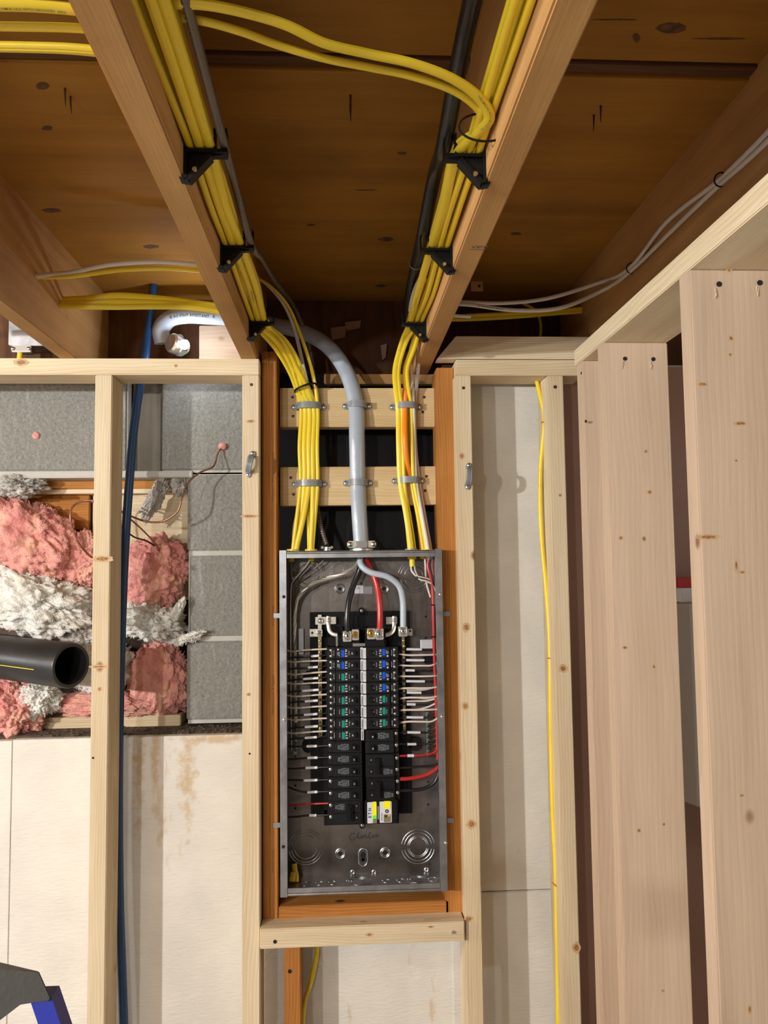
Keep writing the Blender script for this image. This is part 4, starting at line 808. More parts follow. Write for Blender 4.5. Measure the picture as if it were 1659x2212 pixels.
# ------------------------------------------------------------------ loose pipes and wires in front of the block wall
cable('blue plastic tubing running down behind the pale stud', M['blue_pipe'], [(332, 612, 1.88), (328, 660, 1.88), (318, 730, 1.87), (313, 780, 1.855), (303, 830, 1.848), (290, 920, 1.845), (278, 1060, 1.84), (269, 1200, 1.838), (260, 1450, 1.84), (256, 1700, 1.842), (258, 1950, 1.842), (264, 2120, 1.842), (270, 2300, 1.842), (276, 2500, 1.842)], .0105, .0105, name='tubing', cat='pipe')
cw = T('copper_wire', M['copper'], P3([(483, 965, 1.925), (472, 975, 1.915), (466, 996, 1.90), (460, 1008, 1.89), (430, 1022, 1.87), (405, 1045, 1.86), (392, 1080, 1.85), (384, 1104, 1.85), (352, 1126, 1.855), (318, 1127, 1.86), (285, 1116, 1.865), (255, 1104, 1.868), (225, 1092, 1.868), (195, 1083, 1.868), (175, 1084, 1.865), (157, 1095, 1.86), (152, 1115, 1.855), (160, 1150, 1.86), (175, 1180, 1.87), (198, 1204, 1.90), (215, 1215, 1.93)]), .0023, label='brown copper wire looping from the block wall around behind the stud', cat='wire', sub=8)
T('copper_wire', M['copper'], P3([(180, 1082, 1.862), (215, 1082, 1.862), (250, 1095, 1.86), (280, 1120, 1.865), (310, 1147, 1.88), (335, 1174, 1.90), (345, 1190, 1.94)]), .0020, label='second copper wire dropping diagonally into the pink batt by the tubing', cat='wire')
T('copper_wire', M['wire_black'], P3([(270, 1145, 1.885), (290, 1160, 1.89), (315, 1168, 1.91), (345, 1186, 1.95)]), .0020, label='short dark wire crossing under the copper wires into the pink batt', cat='wire')
# black pipe with an open end
e = U(154, 1438, 1.755); dr = Vector((-.84, .54, .03)).normalized(); ro, ri, ln = .0500, .0415, .45
pp = thing('drain_pipe', 'open-ended black plastic pipe poking out over the white wool', 'pipe', e)
bm = bmesh.new(); u = dr.orthogonal().normalized(); v = dr.cross(u); n = 48; rr = []
for rad_, d in ((ri, .001), (ro - .002, 0), (ro, .003), (ro, ln)): rr.append([bm.verts.new(dr * d + (u * math.cos(2 * math.pi * j / n) + v * math.sin(2 * math.pi * j / n)) * rad_) for j in range(n)])
for a, b in zip(rr, rr[1:]):
    for j in range(n): bm.faces.new((a[j], a[(j + 1) % n], b[(j + 1) % n], b[j]))
fin(bm, 'outer_wall', M['abs'], pp, smooth=True)
bm = bmesh.new(); rr = []
for rad_, d in ((ri, .001), (ri, ln), (.0001, ln)): rr.append([bm.verts.new(dr * d + (u * math.cos(2 * math.pi * j / n) + v * math.sin(2 * math.pi * j / n)) * rad_) for j in range(n)])
for a, b in zip(rr, rr[1:]):
    for j in range(n): bm.faces.new((a[j], a[(j + 1) % n], b[(j + 1) % n], b[j]))
fin(bm, 'inner_wall', M['abs'], pp, smooth=True)
side = Vector((.3, -.8, -.1)); side = (side - dr * side.dot(dr)).normalized(); T('stripe', M['yellow'], [dr * .06 + side * (ro + .0002), dr * .2 + side * (ro + .0002), dr * .5 + side * (ro + .0002)], .0009, .0004, parent=pp, ref=side.cross(dr), sub=2)
pp.children[-1].location = (0, 0, 0)
# junction box on the far side of the first joist
c = U(45, 720, 1.90); jb = thing('junction_box', 'grey metal junction box mostly hidden behind the joist', 'junction box', c)
bm = bmesh.new(); box(bm, -.03, .11, 0, .06, -.03, .055, .002); fin(bm, 'box_body', M['galv'], jb)
bm = bmesh.new(); box(bm, -.022, .026, -.002, .024, -.047, -.0305, .002); fin(bm, 'connector', M['steel'], jb)
for x in (-.017, .021):
    bm = bmesh.new(); screw(bm, (x, -.002, -.039), r=.005, h=.004); fin(bm, 'screw', M['steel'], jb, smooth=True)
cable('short yellow cable dropping out of the grey junction box', M['yellow'], [(44, 738, 1.91), (44, 752, 1.91), (42, 775, 1.91), (40, 800, 1.91)], .0065, .005)
# shiny fitting and lamp glow where the grey cable starts
c = U(383, 745, 1.86); wl = thing('work_light', 'shiny round metal fitting with a bright white glow under the grey cable bend', 'light', c)
ax = Vector((-.62, -.70, .10)).normalized()
bm = bmesh.new(); cyl(bm, (0, 0, 0), ax, .024, .016, 32); cyl(bm, ax * .016, ax, .024, .005, 32, .020); fin(bm, 'cap_disc', M['alu'], wl, smooth=True)
bm = bmesh.new(); cyl(bm, (0, 0, 0), -ax, .027, .016, 32, .024); cyl(bm, -ax * .016, -ax, .024, .010, 32, .016); fin(bm, 'housing', M['chrome'], wl, smooth=True)
bm = bmesh.new(); cyl(bm, (.022, -.030, -.008), (.5, -.8, -.2), .0115, .006, 20); fin(bm, 'bulb', M['led'], wl, smooth=True)
lamp('fitting_glow', c + Vector((.040, -.050, -.008)), .8, .008, (.78, .87, 1.0))
# paper scraps in the dark bay
for k, (x0, y0_, x1, y1_, lab) in enumerate(((714, 704, 748, 734, 'pale paper scrap in the dark bay over the grey cable'), (745, 692, 780, 714, 'torn pale paper scrap beside another in the dark bay'), (822, 742, 836, 778, 'narrow pale paper scrap hanging in the dark bay'))):
    bm = bmesh.new(); a = [U(x0, y0_ + 4, 1.975), U(x1, y0_, 1.97), U(x1 - 3, y1_ - 6, 1.972), U(x0 + 4, y1_, 1.975)]
    vs = [bm.verts.new(p) for p in a] + [bm.verts.new(p + Vector((0, .003, 0))) for p in a]
    for f in ((0, 1, 2, 3), (7, 6, 5, 4), (0, 4, 5, 1), (1, 5, 6, 2), (2, 6, 7, 3), (3, 7, 4, 0)): bm.faces.new([vs[i] for i in f])
    fin(bm, 'paper_scrap', M['film'], label=lab, cat='paper')
bd = board('blocking_board', M['spruce'], U(430, 730, 1.93).x, U(540, 730, 1.93).x, 1.93, 1.96, U(480, 800, 1.93).z, U(480, 703, 1.93).z, 'x', 'pale board in the bay behind the shiny fitting', 'board')
# metal plate with a hole behind the second joist
p = U(1036, 618, 1.72); bm = bmesh.new(); box(bm, p.x - .02, p.x + .008, p.y, p.y + .002, p.z - .012, p.z + .012, .0006); mp_ = fin(bm, 'metal_plate', M['joist'], label='small plate with a round hole behind the second joist', cat='plate')
bm = bmesh.new(); cyl(bm, p + Vector((-.001, -.0006, 0)), (0, 1, 0), .0035, .0006, 12); fin(bm, 'hole', M['hole'], mp_)
# yellow cable down the bright foam bay
yc = cable('single yellow cable running down the bright foam bay', M['yellow'], [(1152, 800, 1.80), (1158, 818, 1.80), (1168, 860, 1.79), (1175, 890, 1.785), (1176, 915, 1.782), (1172, 960, 1.785), (1168, 1010, 1.79), (1167, 1080, 1.79), (1170, 1160, 1.787), (1179, 1260, 1.785), (1186, 1350, 1.782), (1189, 1424, 1.78), (1189, 1520, 1.783), (1191, 1640, 1.785), (1194, 1750, 1.782), (1199, 1850, 1.78), (1201, 1912, 1.78), (1203, 2020, 1.783), (1205, 2120, 1.785), (1206, 2212, 1.785), (1207, 2400, 1.785)], .0052, .0040)
for px, py, a, lab in ((1176, 914, .1, 'topmost red staple on the single yellow cable'), (1189, 1423, 0, 'middle red staple on the single yellow cable'), (1201, 1911, .3, 'lowest red staple on the single yellow cable')):
    p = U(px, py, 1.78); bm = bmesh.new(); tube(bm, [p + Vector((-.0065, .006, .002 * a * 5)), p + Vector((-.006, -.0045, .002)), p + Vector((.006, -.0045, -.003 * a * 5)), p + Vector((.0068, .006, -.003 * a * 5))], .0013, .0009, sub=3, seg=6); fin(bm, 'cable_staple', M['staple'], smooth=True, label=lab, cat='staple', group='red staples on the yellow cable')
cable('yellow cable hanging beside the short orange post below the panel', M['yellow'], [(668, 1936, 1.85), (676, 1950, 1.855), (684, 1990, 1.858), (686, 2040, 1.858), (681, 2080, 1.855), (672, 2120, 1.85), (660, 2158, 1.845), (655, 2190, 1.843), (655, 2300, 1.843)], .0052, .0038)
cable('second yellow cable end slipping under the panel', M['yellow'], [(661, 1930, 1.83), (668, 1945, 1.85), (672, 1960, 1.858), (672, 1985, 1.858)], .0045, .0035)
# step ladder
YL = .45
ld = thing('step_ladder', 'corner of a step ladder, dark grey cap and blue leg', 'ladder', (U(85, 2160, YL).x, YL, 0))
def lad(bm): bmesh.ops.translate(bm, vec=-ld.location, verts=bm.verts)
bm = bmesh.new(); fr = [(-190, 2092), (7, 2094), (84, 2098), (110, 2156), (106, 2163), (43, 2168), (0, 2204), (-60, 2250), (-190, 2250)]; bk = [(-190, 2046), (2, 2079), (82, 2098), (106, 2154), (103, 2160), (44, 2165), (2, 2196), (-60, 2240), (-190, 2240)]
A = [bm.verts.new(U(x, y, YL)) for x, y in fr]; Bk = [bm.verts.new(U(x, y, YL + .07)) for x, y in bk]; n = len(A)
for i in range(n): bm.faces.new((A[i], A[(i + 1) % n], Bk[(i + 1) % n], Bk[i]))
bm.faces.new(A[::-1]); bm.faces.new(Bk); bmesh.ops.bevel(bm, geom=list(bm.edges), offset=.0006, segments=1, affect='EDGES'); lad(bm); fin(bm, 'ladder_cap', M['ladder_cap'], ld)
def leg(x0, x1, yy, px0, px1, name='leg', mat='ladder_blue'):
    bm = bmesh.new(); zt = U(85, 2160, YL).z
    a = [(x0, yy, zt), (x1, yy, zt), (x1, yy + .012, zt), (x0, yy + .012, zt)]; b = [(px0, yy - .0, 0), (px1, yy - .0, 0), (px1, yy + .012, 0), (px0, yy + .012, 0)]
    vs = [bm.verts.new(p) for p in a + b]
    for f in ((0, 1, 2, 3), (7, 6, 5, 4), (0, 4, 5, 1), (1, 5, 6, 2), (2, 6, 7, 3), (3, 7, 4, 0)): bm.faces.new([vs[i] for i in f])
    lad(bm); fin(bm, name, M[mat], ld)
xa_, xb_ = U(60, 2166, YL).x, U(108, 2166, YL).x; sl = (U(126, 2212, YL).x - U(109, 2162, YL).x) / (U(109, 2162, YL).z - U(126, 2212, YL).z) ; zt = U(85, 2164, YL).z
leg(xa_, xb_, YL + .002, xa_ + sl * zt, xb_ + sl * zt)
# ------------------------------------------------------------------ the electrical panel
YP, YQ = 1.742, 1.846
XL = (U(606, 1190, YP).x + U(603, 1930, YP).x) / 2; XR = (U(954, 1190, YP).x + U(967.5, 1922, YP).x) / 2
ZT = U(780, 1189, YP).z; ZBt = U(780, 1930, YP).z
pn = thing('breaker_box', 'open galvanised electrical panel with two columns of black breakers, set between orange posts', 'electrical panel', (XL, YP, ZBt))
def pk(bm, name, mat, smooth=False, label=None, parent=None):
    bmesh.ops.translate(bm, vec=-pn.location, verts=bm.verts)
    return fin(bm, name, M[mat] if isinstance(mat, str) else mat, parent or pn, smooth=smooth, label=label)
def pb(name, mat, px0, py0, px1, py1, Y0, Y1, bev=0.0, label=None, parent=None):
    bm = bmesh.new(); pbox(bm, px0, py0, px1, py1, Y0, Y1, bev); return pk(bm, name, mat, label=label, parent=parent)
t_ = .0014; fl = .0155
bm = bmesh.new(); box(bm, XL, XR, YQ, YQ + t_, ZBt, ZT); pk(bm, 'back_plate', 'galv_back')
bm = bmesh.new(); box(bm, XL, XL + t_, YP, YQ, ZBt, ZT); box(bm, XL, XL + fl, YP - t_, YP, ZBt - .002, ZT + .002, .0004); box(bm, XL + fl - t_, XL + fl, YP, YP + .012, ZBt, ZT); pk(bm, 'side_wall', 'galv')
bm = bmesh.new(); box(bm, XR - t_, XR, YP, YQ, ZBt, ZT); box(bm, XR - fl, XR, YP - t_, YP, ZBt - .002, ZT + .002, .0004); box(bm, XR - fl, XR - fl + t_, YP, YP + .012, ZBt, ZT); pk(bm, 'side_wall', 'galv')
bm = bmesh.new(); box(bm, XL + t_, XR - t_, YP + .001, YQ, ZT - t_, ZT); box(bm, XL + fl + .001, XR - fl - .001, YP - t_ * .5, YP + .001, ZT - .0155, ZT); tube(bm, [(XL + fl + .001, YP, ZT - .0035), (XR - fl - .001, YP, ZT - .0035)], .0035, sub=1, seg=10); pk(bm, 'top_wall', 'galv', smooth=True)
bm = bmesh.new(); box(bm, XL + t_, XR - t_, YP + .001, YQ, ZBt, ZBt + t_); box(bm, XL + fl + .001, XR - fl - .001, YP - t_ * .5, YP + .001, ZBt, ZBt + .0165); tube(bm, [(XL + fl + .001, YP, ZBt + .003), (XR - fl - .001, YP, ZBt + .003)], .0035, sub=1, seg=10); pk(bm, 'bottom_wall', 'galv', smooth=True)
for x, y in ((613, 1289), (614, 1555), (612, 1829)):
    bm = bmesh.new(); screw(bm, U(x, y, YP - t_), r=.0036, h=.002); pk(bm, 'screw', 'steel' if y == 1555 else 'hole', True)
for x, y in ((951, 1284), (955, 1548), (963, 1821)):
    bm = bmesh.new(); screw(bm, U(x, y, YP - t_), r=.0034, h=.0025); pk(bm, 'screw', 'steel', True)
for x0, x1, y in ((591, 606, 1330), (590, 605, 1783), (958, 973, 1326), (966, 981, 1772)):
    pb('mounting_tab', 'galv', x0, y - 5, x1, y + 5, YO - .004, YO - .001, .0008)
YK = YQ - .0006
def rings(px, py, rs, w=.0011, arcs=None, name='knockout'):
    bm = bmesh.new(); c = U(px, py, YK)
    for i, r in enumerate(rs):
        for a in (arcs or ((.03, .47), (.53, .97))): ringtube(bm, c, (0, -1, 0), r / F * YK, w, seg=44, arc=a)
    pk(bm, name, 'galv', True)
rings(661, 1830, (36, 31, 24)); rings(903, 1829, (35, 29, 22, 19)); rings(667, 1240, (35, 31, 22)); rings(894, 1246, (34, 29, 20)); rings(732, 1228, (15, 11), .0009); rings(828, 1228, (13, 10), .0009)
def dimple(px, py, r, hole=True, name='mounting_hole'):
    bm = bmesh.new(); c = U(px, py, YK); ringtube(bm, c, (0, -1, 0), r / F * YK, .0022, seg=30); ringtube(bm, c, (0, -1, 0), r * .68 / F * YK, .0010, seg=24); o = pk(bm, name, 'galv', True)
    if hole: bm = bmesh.new(); cyl(bm, c + Vector((0, -.0016, 0)), (0, 1, 0), r * .42 / F * YK, .0012, 16); pk(bm, 'hole', 'hole', parent=o)
for x, y in ((734, 1272), (829, 1272), (735, 1844), (832, 1842)): dimple(x, y, 9.5)
bm = bmesh.new(); c = U(784.5, 1852, YK); k = YK / F
pts = [c + Vector((9.5 * k * math.cos(q), 0, (13 * k * math.sin(q)) + (5 * k if math.sin(q) > 0 else -5 * k))) for q in [2 * math.pi * j / 40 for j in range(41)]]
tube(bm, pts, .0023, sub=1, seg=8); tube(bm, [c + (p - c) * .72 for p in pts], .0011, sub=1, seg=6); o = pk(bm, 'keyhole_rim', 'galv', True)
bm = bmesh.new(); cyl(bm, U(784, 1846, YK - .0014), (0, 1, 0), 5.6 * k, .001, 18); cyl(bm, U(784.5, 1858, YK - .0014), (0, 1, 0), 3.6 * k, .001, 14); pbox(bm, 781.6, 1846, 787.4, 1859, YK - .0014, YK); pk(bm, 'hole', 'hole', parent=o)
for x, y in ((762, 1884), (808, 1884), (921, 1879)): dimple(x, y, 3.4, False, 'dimple')
for x, y in ((638, 1697), (638, 1746), (925, 1689), (925, 1738), (639, 1876), (928, 1867), (920, 1332), (920, 1378), (780, 1260)):
    bm = bmesh.new(); cyl(bm, U(x, y, YK - .0005), (0, 1, 0), .0026, .0008, 12); pk(bm, 'hole', 'hole')
# knockouts pressed into the bottom wall
bm = bmesh.new(); zb = ZBt + t_ + .0003
for fx, r in ((.14, .011), (.23, .0095), (.31, .0095), (.64, .0095), (.73, .0095), (.93, .011)):
    for a in ((.05, .45), (.55, .95)): ringtube(bm, (XL + (XR - XL) * fx, YQ - .045, zb), (0, 0, 1), r, .0009, arc=a)
for fx, rr_ in ((.47, (.018, .024, .029)), (.83, (.016, .022))):
    for r in rr_:
        for a in ((.05, .45), (.55, .95)): ringtube(bm, (XL + (XR - XL) * fx, YQ - .045, zb), (0, 0, 1), r, .0009, arc=a)
pk(bm, 'bottom_knockouts', 'galv', True)
# handwriting in black marker
bm = bmesh.new(); c = U(787, 1806, YK); q = k
def hand(pts): tube(bm, [c + Vector((x * q, -.0002, -y * q)) for x, y in pts], .0006, .0012, ref=(0, -1, 0), sub=5, seg=5)
hand([(-21, -5), (-27, -6), (-32, 1), (-27, 8), (-18, 2), (-12, -8), (-14, 2), (-9, 4), (-6, -2), (-3, 0), (-6, 4), (-1, 2), (2, -4), (4, 4), (9, 0), (12, -8), (10, 5), (16, 2), (18, -2), (18, 3), (22, 2), (25, -3), (26, 2), (31, -1)])
pk(bm, 'marker_writing', 'ink', True, label='black handwritten word')
# stickers inside
for x0, y0_, x1, y1_, m in ((766, 1265, 785, 1282, 'sticker'), (785.5, 1267, 804, 1283, 'galv')):
    pb('sticker', m, x0, y0_, x1, y1_, YK - .0006, YK)
def txt(s, px, py, Y, size, mat, parent=None, xd=(1, 0, 0), yd=(0, 0, 1), bold=0.0, name='lettering'):
    bm = bmesh.new(); put_text(bm, s, size, U(px, py, Y), xd, yd, bold)
    return pk(bm, name, mat, parent=parent)
txt('UL', 774, 1270, YK - .0010, .008, 'ink'); 
wl_ = pb('warning_label', 'sticker', 907.5, 1382, 934, 1403, YK - .02, YK - .0194)
bm = bmesh.new()
for i in range(7): put_text(bm, 'warning risk of shock', .0026, U(913 + i * 3.0, 1392.5, YK - .0204), (0, 0, 1), (-1, 0, 0))
pk(bm, 'lettering', 'ink', parent=wl_)
bm = bmesh.new(); cyl(bm, U(923, 1425, YK - .022), (0, 1, 0), .0105, .006, 24); pk(bm, 'round_plug', 'black', True)
# black tray the breakers clip to
YT = 1.828
bm = bmesh.new(); pbox(bm, 669, 1323, 891, 1757, YT, YT + .012, .001); pbox(bm, 700, 1750, 862, 1778, YT, YT + .008)
for x, y in ((669, 1465), (667, 1611), (893, 1462), (898, 1608)): cyl(bm, U(x, y, YT), (0, 1, 0), .0165 if x < 800 else .0155, .012, 26)
pk(bm, 'breaker_tray', 'tray', True)
bm = bmesh.new(); pbox(bm, 724, 1330, 846, 1352, YT - .006, YT, .001); pbox(bm, 776, 1395, 785, 1782, YT - .030, YT - .001, .001); pbox(bm, 704, 1395, 712, 1775, YT - .012, YT, .001)
pk(bm, 'tray_spine', 'black')
for x, y in ((781, 1319), (783, 1783)):
    bm = bmesh.new(); ringtube(bm, U(x, y, YT - .004), (0, -1, 0), .0058, .0015); cyl(bm, U(x, y, YT - .004), (0, 1, 0), .006, .006, 16); o = pk(bm, 'tray_boss', 'black', True)
    bm = bmesh.new(); screw(bm, U(x, y, YT - .004), r=.0042, h=.002); pk(bm, 'screw', 'galv', True, parent=o)
# neutral bars with their screws
def bar(px, y0_, y1_, n, Y=1.812):
    o = pb('neutral_bar', 'bus', px - 4.6, y0_, px + 4.6, y1_, Y, Y + .008, .0006, label='dull brass neutral bar')
    for i in range(n):
        y = y0_ + 8 + (y1_ - y0_ - 14) * i / (n - 1)
        bm = bmesh.new(); screw(bm, U(px + (.6 if i % 2 else -.6), y, Y), r=.0030, h=.0018); pk(bm, 'bar_screw', 'brass' if i % 3 == 0 or i < 3 else 'rust', True, parent=o)
bar(691.5, 1376, 1592, 17); bar(872.5, 1376, 1586, 17)
pb('neutral_strap', 'alu', 681, 1333, 704, 1349, 1.812, 1.815, .0006); pb('neutral_strap', 'alu', 686.5, 1328, 695, 1376, 1.8155, 1.8175, .0005)
pb('neutral_strap', 'alu', 669, 1359, 695, 1375, 1.806, 1.8115, .0006)
pb('neutral_strap', 'alu', 700, 1333, 726, 1348, 1.809, 1.8115, .0006); pb('neutral_strap', 'alu', 834, 1333, 858, 1348, 1.809, 1.8115, .0006); pb('neutral_strap', 'alu', 860, 1359, 891, 1373, 1.806, 1.8115, .0006)
for s, x in ((1, 709.5), (-1, 851.5)):      # bent jumper straps
    bm = bmesh.new(); pts = [(x - s * 0, 1331, 1.8065), (x, 1352, 1.8065), (x + s * 2, 1362, 1.804), (x + s * 9, 1369, 1.801), (x + s * 19, 1372, 1.80)]
    tube(bm, P3(pts), .0046, .0012, ref=(s * .7, 0, .7), sub=5, seg=8); o = pk(bm, 'jumper_strap', 'alu', True)
    bm = bmesh.new(); screw(bm, U(x, 1340, 1.805), r=.0042, h=.003); pk(bm, 'screw', 'steel', True, parent=o)
pb('bus_stub', 'steel', 725.5, 1372, 729.5, 1396, 1.80, 1.803)
for x, y, r in ((692, 1341, .005), (690, 1367, .0045)):
    bm = bmesh.new(); screw(bm, U(x, y, 1.8055), r=r, h=.004); ringtube(bm, U(x, y, 1.804), (0, -1, 0), r + .0006, .0008); pk(bm, 'screw', 'steel', True)
for x, y in ((674.5, 1367), (886, 1363)):
    bm = bmesh.new(); cyl(bm, U(x, y, 1.8055), (0, 1, 0), .0026, .0006, 12); pk(bm, 'hole', 'hole')
# lugs
def lug(x0, y0_, x1, y1_, Y, scr, dp=.022, sm='steel'):
    o = pb('lug', 'alu', x0, y0_, x1, y1_, Y, Y + dp, .0012)
    for sx, sy, r, mt in scr:
        bm = bmesh.new(); ringtube(bm, U(sx, sy, Y - .0002), (0, -1, 0), r * Y / F, .0012); cyl(bm, U(sx, sy, Y), (0, -1, 0), r * .85 * Y / F, .0020, 22); cyl(bm, U(sx, sy, Y - .0020), (0, -1, 0), r * .62 * Y / F, .0014, 20, r * .45 * Y / F); pk(bm, 'lug_screw', mt, True, parent=o)
        bm = bmesh.new(); cyl(bm, U(sx, sy, Y - .0035), (0, -1, 0), r * .26 * Y / F, .0003, 8); pk(bm, 'hex_socket', 'hole', parent=o)
lug(740.5, 1364, 759.5, 1386, 1.779, [(750, 1374, 8.2, 'steel')]); lug(759.8, 1360, 775.5, 1383, 1.784, [(767.5, 1371.5, 6.5, 'brass')], .018)
lug(793, 1358, 811.5, 1381, 1.781, [(801, 1368, 7.5, 'brass')]); lug(811.8, 1358, 829, 1382, 1.779, [(819, 1370, 8.0, 'steel')])
lug(861, 1354, 880.5, 1375, 1.783, [(870.5, 1363.5, 7.5, 'steel')], .024); lug(684, 1360, 696.5, 1375, 1.795, [(690, 1368, 5.0, 'steel')], .012)
for x0, x1 in ((737, 779), (788, 834)):
    bm = bmesh.new(); pbox(bm, x0, 1383, x1, 1397, 1.795, YT, .002); pbox(bm, x0 + 1, 1356, x0 + 4 if x0 > 780 else x0 + 4, 1390, 1.80, YT); pbox(bm, x1 - 4, 1362, x1 - 1, 1392, 1.795, YT); pk(bm, 'lug_housing', 'black')
pb('label_strip', 'steel', 762, 1390, 789, 1396, 1.792, 1.794, .0004)
# green screw grounding bars at both sides
for px, y0_, y1_, Y in ((638, 1572, 1640, 1.835), (924, 1538, 1634, 1.832)):
    o = pb('ground_bar', 'galv', px - 4, y0_, px + 4, y1_, Y, Y + .008, .0006)
    for i in range(8 if px > 800 else 5):
        y = y0_ + 6 + (y1_ - y0_ - 12) * i / ((8 if px > 800 else 5) - 1)
        bm = bmesh.new(); screw(bm, U(px, y, Y), r=.0036, h=.0025); pk(bm, 'green_screw', 'green_scr', True, parent=o)
pb('spare_bracket', 'galv', 645, 1358, 656, 1414, 1.835, YK, .0006)
# ------------------------------------------------------------------ breakers
YBk = 1.782
ORD = ['top', 'second', 'third', 'fourth', 'fifth', 'sixth', 'seventh', 'eighth', 'ninth', 'tenth', 'eleventh', 'twelfth', 'thirteenth', 'fourteenth', 'fifteenth']
COLN = {-1: 'column beside the stamped post side', 1: 'column beside the red wires'}
def brk(s, px, py, h, w, label, group):
    """s = -1 wires enter from -x, +1 from +x; local x runs outward from the spine, px,py = centre"""
    c = U(px, py, YBk); k = YBk / F; t = thing('circuit_breaker', label, 'circuit breaker', c, group=group)
    def bb(bm, x0, x1, z0, z1, y0_, y1_, bev=.0004):      # pixels in the breaker's own frame, y metres
        a, b = sorted((s * x0 * k, s * x1 * k)); box(bm, a, b, y0_, y1_, z0 * k, z1 * k, bev)
    def part(name, mat, fn, smooth=False, parent=t):
        bm = bmesh.new(); fn(bm); return fin(bm, name, M[mat], parent, smooth=smooth)
    return t, k, bb, part
def rtext(bm, s_, size, c, s, bold=.00003):
    put_text(bm, s_, size, c, (0, 0, 1), (-1, 0, 0), bold)
def gfci(s, px, py, btn, label):
    t, k, bb, part = brk(s, px, py, 24, 70, label, 'breakers with coloured test buttons')
    def body(bm):
        bb(bm, -35, 17, -11.6, 11.6, .002, YT - YBk - .004, .0006); bb(bm, 17, 35, -11.8, 11.8, .006, YT - YBk - .004, .0008)
        bb(bm, -33, 15, -9.5, 9.5, 0, .003, .0005); bb(bm, 36, 39, -3.5, 3.5, .012, .02); bb(bm, 18.5, 19.5, -11, 11, .004, .006, 0)
    part('body', 'breaker', body)
    for z in (6.0, -6.3):
        def sc(bm): screw(bm, (s * 27 * k, .006, z * k), r=.0029, h=.0014)
        part('terminal_screw', 'steel' if s < 0 else 'galv', sc, True)
    part('test_button', 'blue_btn' if btn == 'b' else 'green_btn', lambda bm: bb(bm, -2.0 if s < 0 else 0.2, 4.6 if s < 0 else 6.8, -8 if s < 0 else -6, 6.5 if s < 0 else 8.5, -.0018, .001, .0006))
    part('handle', 'black', lambda bm: (bb(bm, -29, -22, -7, 7, -.0008, .001), bb(bm, -27, -20.5, -5, 5, -.007, .001, .001)))
    if btn == 'b':
        part('indicator', 'print', lambda bm: cyl(bm, (s * 11.5 * k, .0, (8 if s < 0 else -6.5) * k), (0, -1, 0), 1.9 * k, .0006, 12), True)
        part('grey_slots', 'print_dim', lambda bm: [bb(bm, 8 + 1.6 * i, 8.9 + 1.6 * i, -7 + i if s < 0 else -2, 3 if s < 0 else 6 - i, -.0004, .001, 0) for i in range(4)])
    def words(bm):
        rtext(bm, 'E T N', .0068, (s * (-5.8 if s < 0 else -3.6) * k, -.0006, 0), s, .0002); rtext(bm, '20', .0046, (s * -18.5 * k, -.0006, (-1 if s < 0 else 0) * k), s, .0001)
        for x in (-12, 9 if btn != 'b' else 25): rtext(bm, 'TEST GFCI', .0022, (s * x * k, -.0006, 0), s)
        rtext(bm, 'LINE LOAD', .0024, (s * 20.5 * k, .0014, 0), s)
    part('lettering', 'print', words)
    def tabf(bm): bb(bm, -42 if s < 0 else -40.5, -36.0 if s < 0 else -34.3, -11.2, 11.4, -.002, .004, .0006)
    tb = part('number_tab' , 'sticker', tabf)
    if s > 0: part('lettering', 'ink', lambda bm: rtext(bm, '- - - -  ' + str(random.randint(1, 9)), .0036, (s * -37.4 * k, -.0024, 0), s), parent=tb)
    if s < 0: part('dark_edge', 'galv', lambda bm: bb(bm, -40, -37.5, -10, 8, -.0026, -.0018, 0), parent=tb)
    return t
rows_l = [1411.0, 1436.5, 1461.5, 1487.0, 1512.5, 1537.5, 1563.0, 1588.0]
rows_r = [1410.5, 1435.5, 1460.5, 1486.0, 1511.5, 1537.0, 1562.5]
Bn = ['b', 'b'] + ['g'] * 6
for i, y in enumerate(rows_l): gfci(-1, 742 + i * .18, y, Bn[i], f'breaker with {"blue" if Bn[i] == "b" else "green"} button, {ORD[i]} in the column by the bare wire')
for i, y in enumerate(rows_r): gfci(1, 825.5 + i * .18, y, 'b' if i < 4 else 'g', f'breaker with {"blue" if i < 4 else "green"} button, {ORD[i]} in the column by the red wires')
def plainbrk(s, px, py, label, amp='15'):
    t, k, bb, part = brk(s, px, py, 24, 70, label, 'plain black breakers')
    def body(bm):
        bb(bm, -36, 26, -11.8, 11.8, .003, YT - YBk - .004, .0006); bb(bm, 26, 35.5, -11.8, 11.8, .008, YT - YBk - .004, .0006); bb(bm, -31, 25, -9.4, 9.4, 0, .004, .0008)
    part('body', 'breaker', body)
    part('handle', 'black', lambda bm: (bb(bm, -28, -11.5, -8, 8, -.0012, .001), bb(bm, -24, -15.5, -6, 6, -.008, .001, .0012)))
    def sc(bm): screw(bm, (s * 30.5 * k, .008, 3 * k), r=.0038, h=.0018)
    part('terminal_screw', 'steel', sc, True)
    part('lettering', 'print_dim', lambda bm: [rtext(bm, w_, .0037, (s * (-7 + 3.3 * i) * k, -.0005, .2 * k), s, .00008) for i, w_ in enumerate(('Type BR', 'A1 B2 C', 'HACR 10', 'AWG 14', 'CTL 75C', 'E T N', 'ISSUE'))])
    part('amp_number', 'print', lambda bm: rtext(bm, amp, .0040, (s * -19.8 * k, -.0085, 0), s, .0001))
for i, y in enumerate((1614, 1640, 1666, 1692, 1718)): plainbrk(-1, 744.5 + i * .3, y, f'plain black breaker, {ORD[i]} below the green-button ones, bare wire side')
for i, y in enumerate((1589.5, 1615)): plainbrk(1, 825 + i * .6, y, f'plain black breaker, {("upper", "lower")[i]} of two below the green-button ones, red wire side', '20')
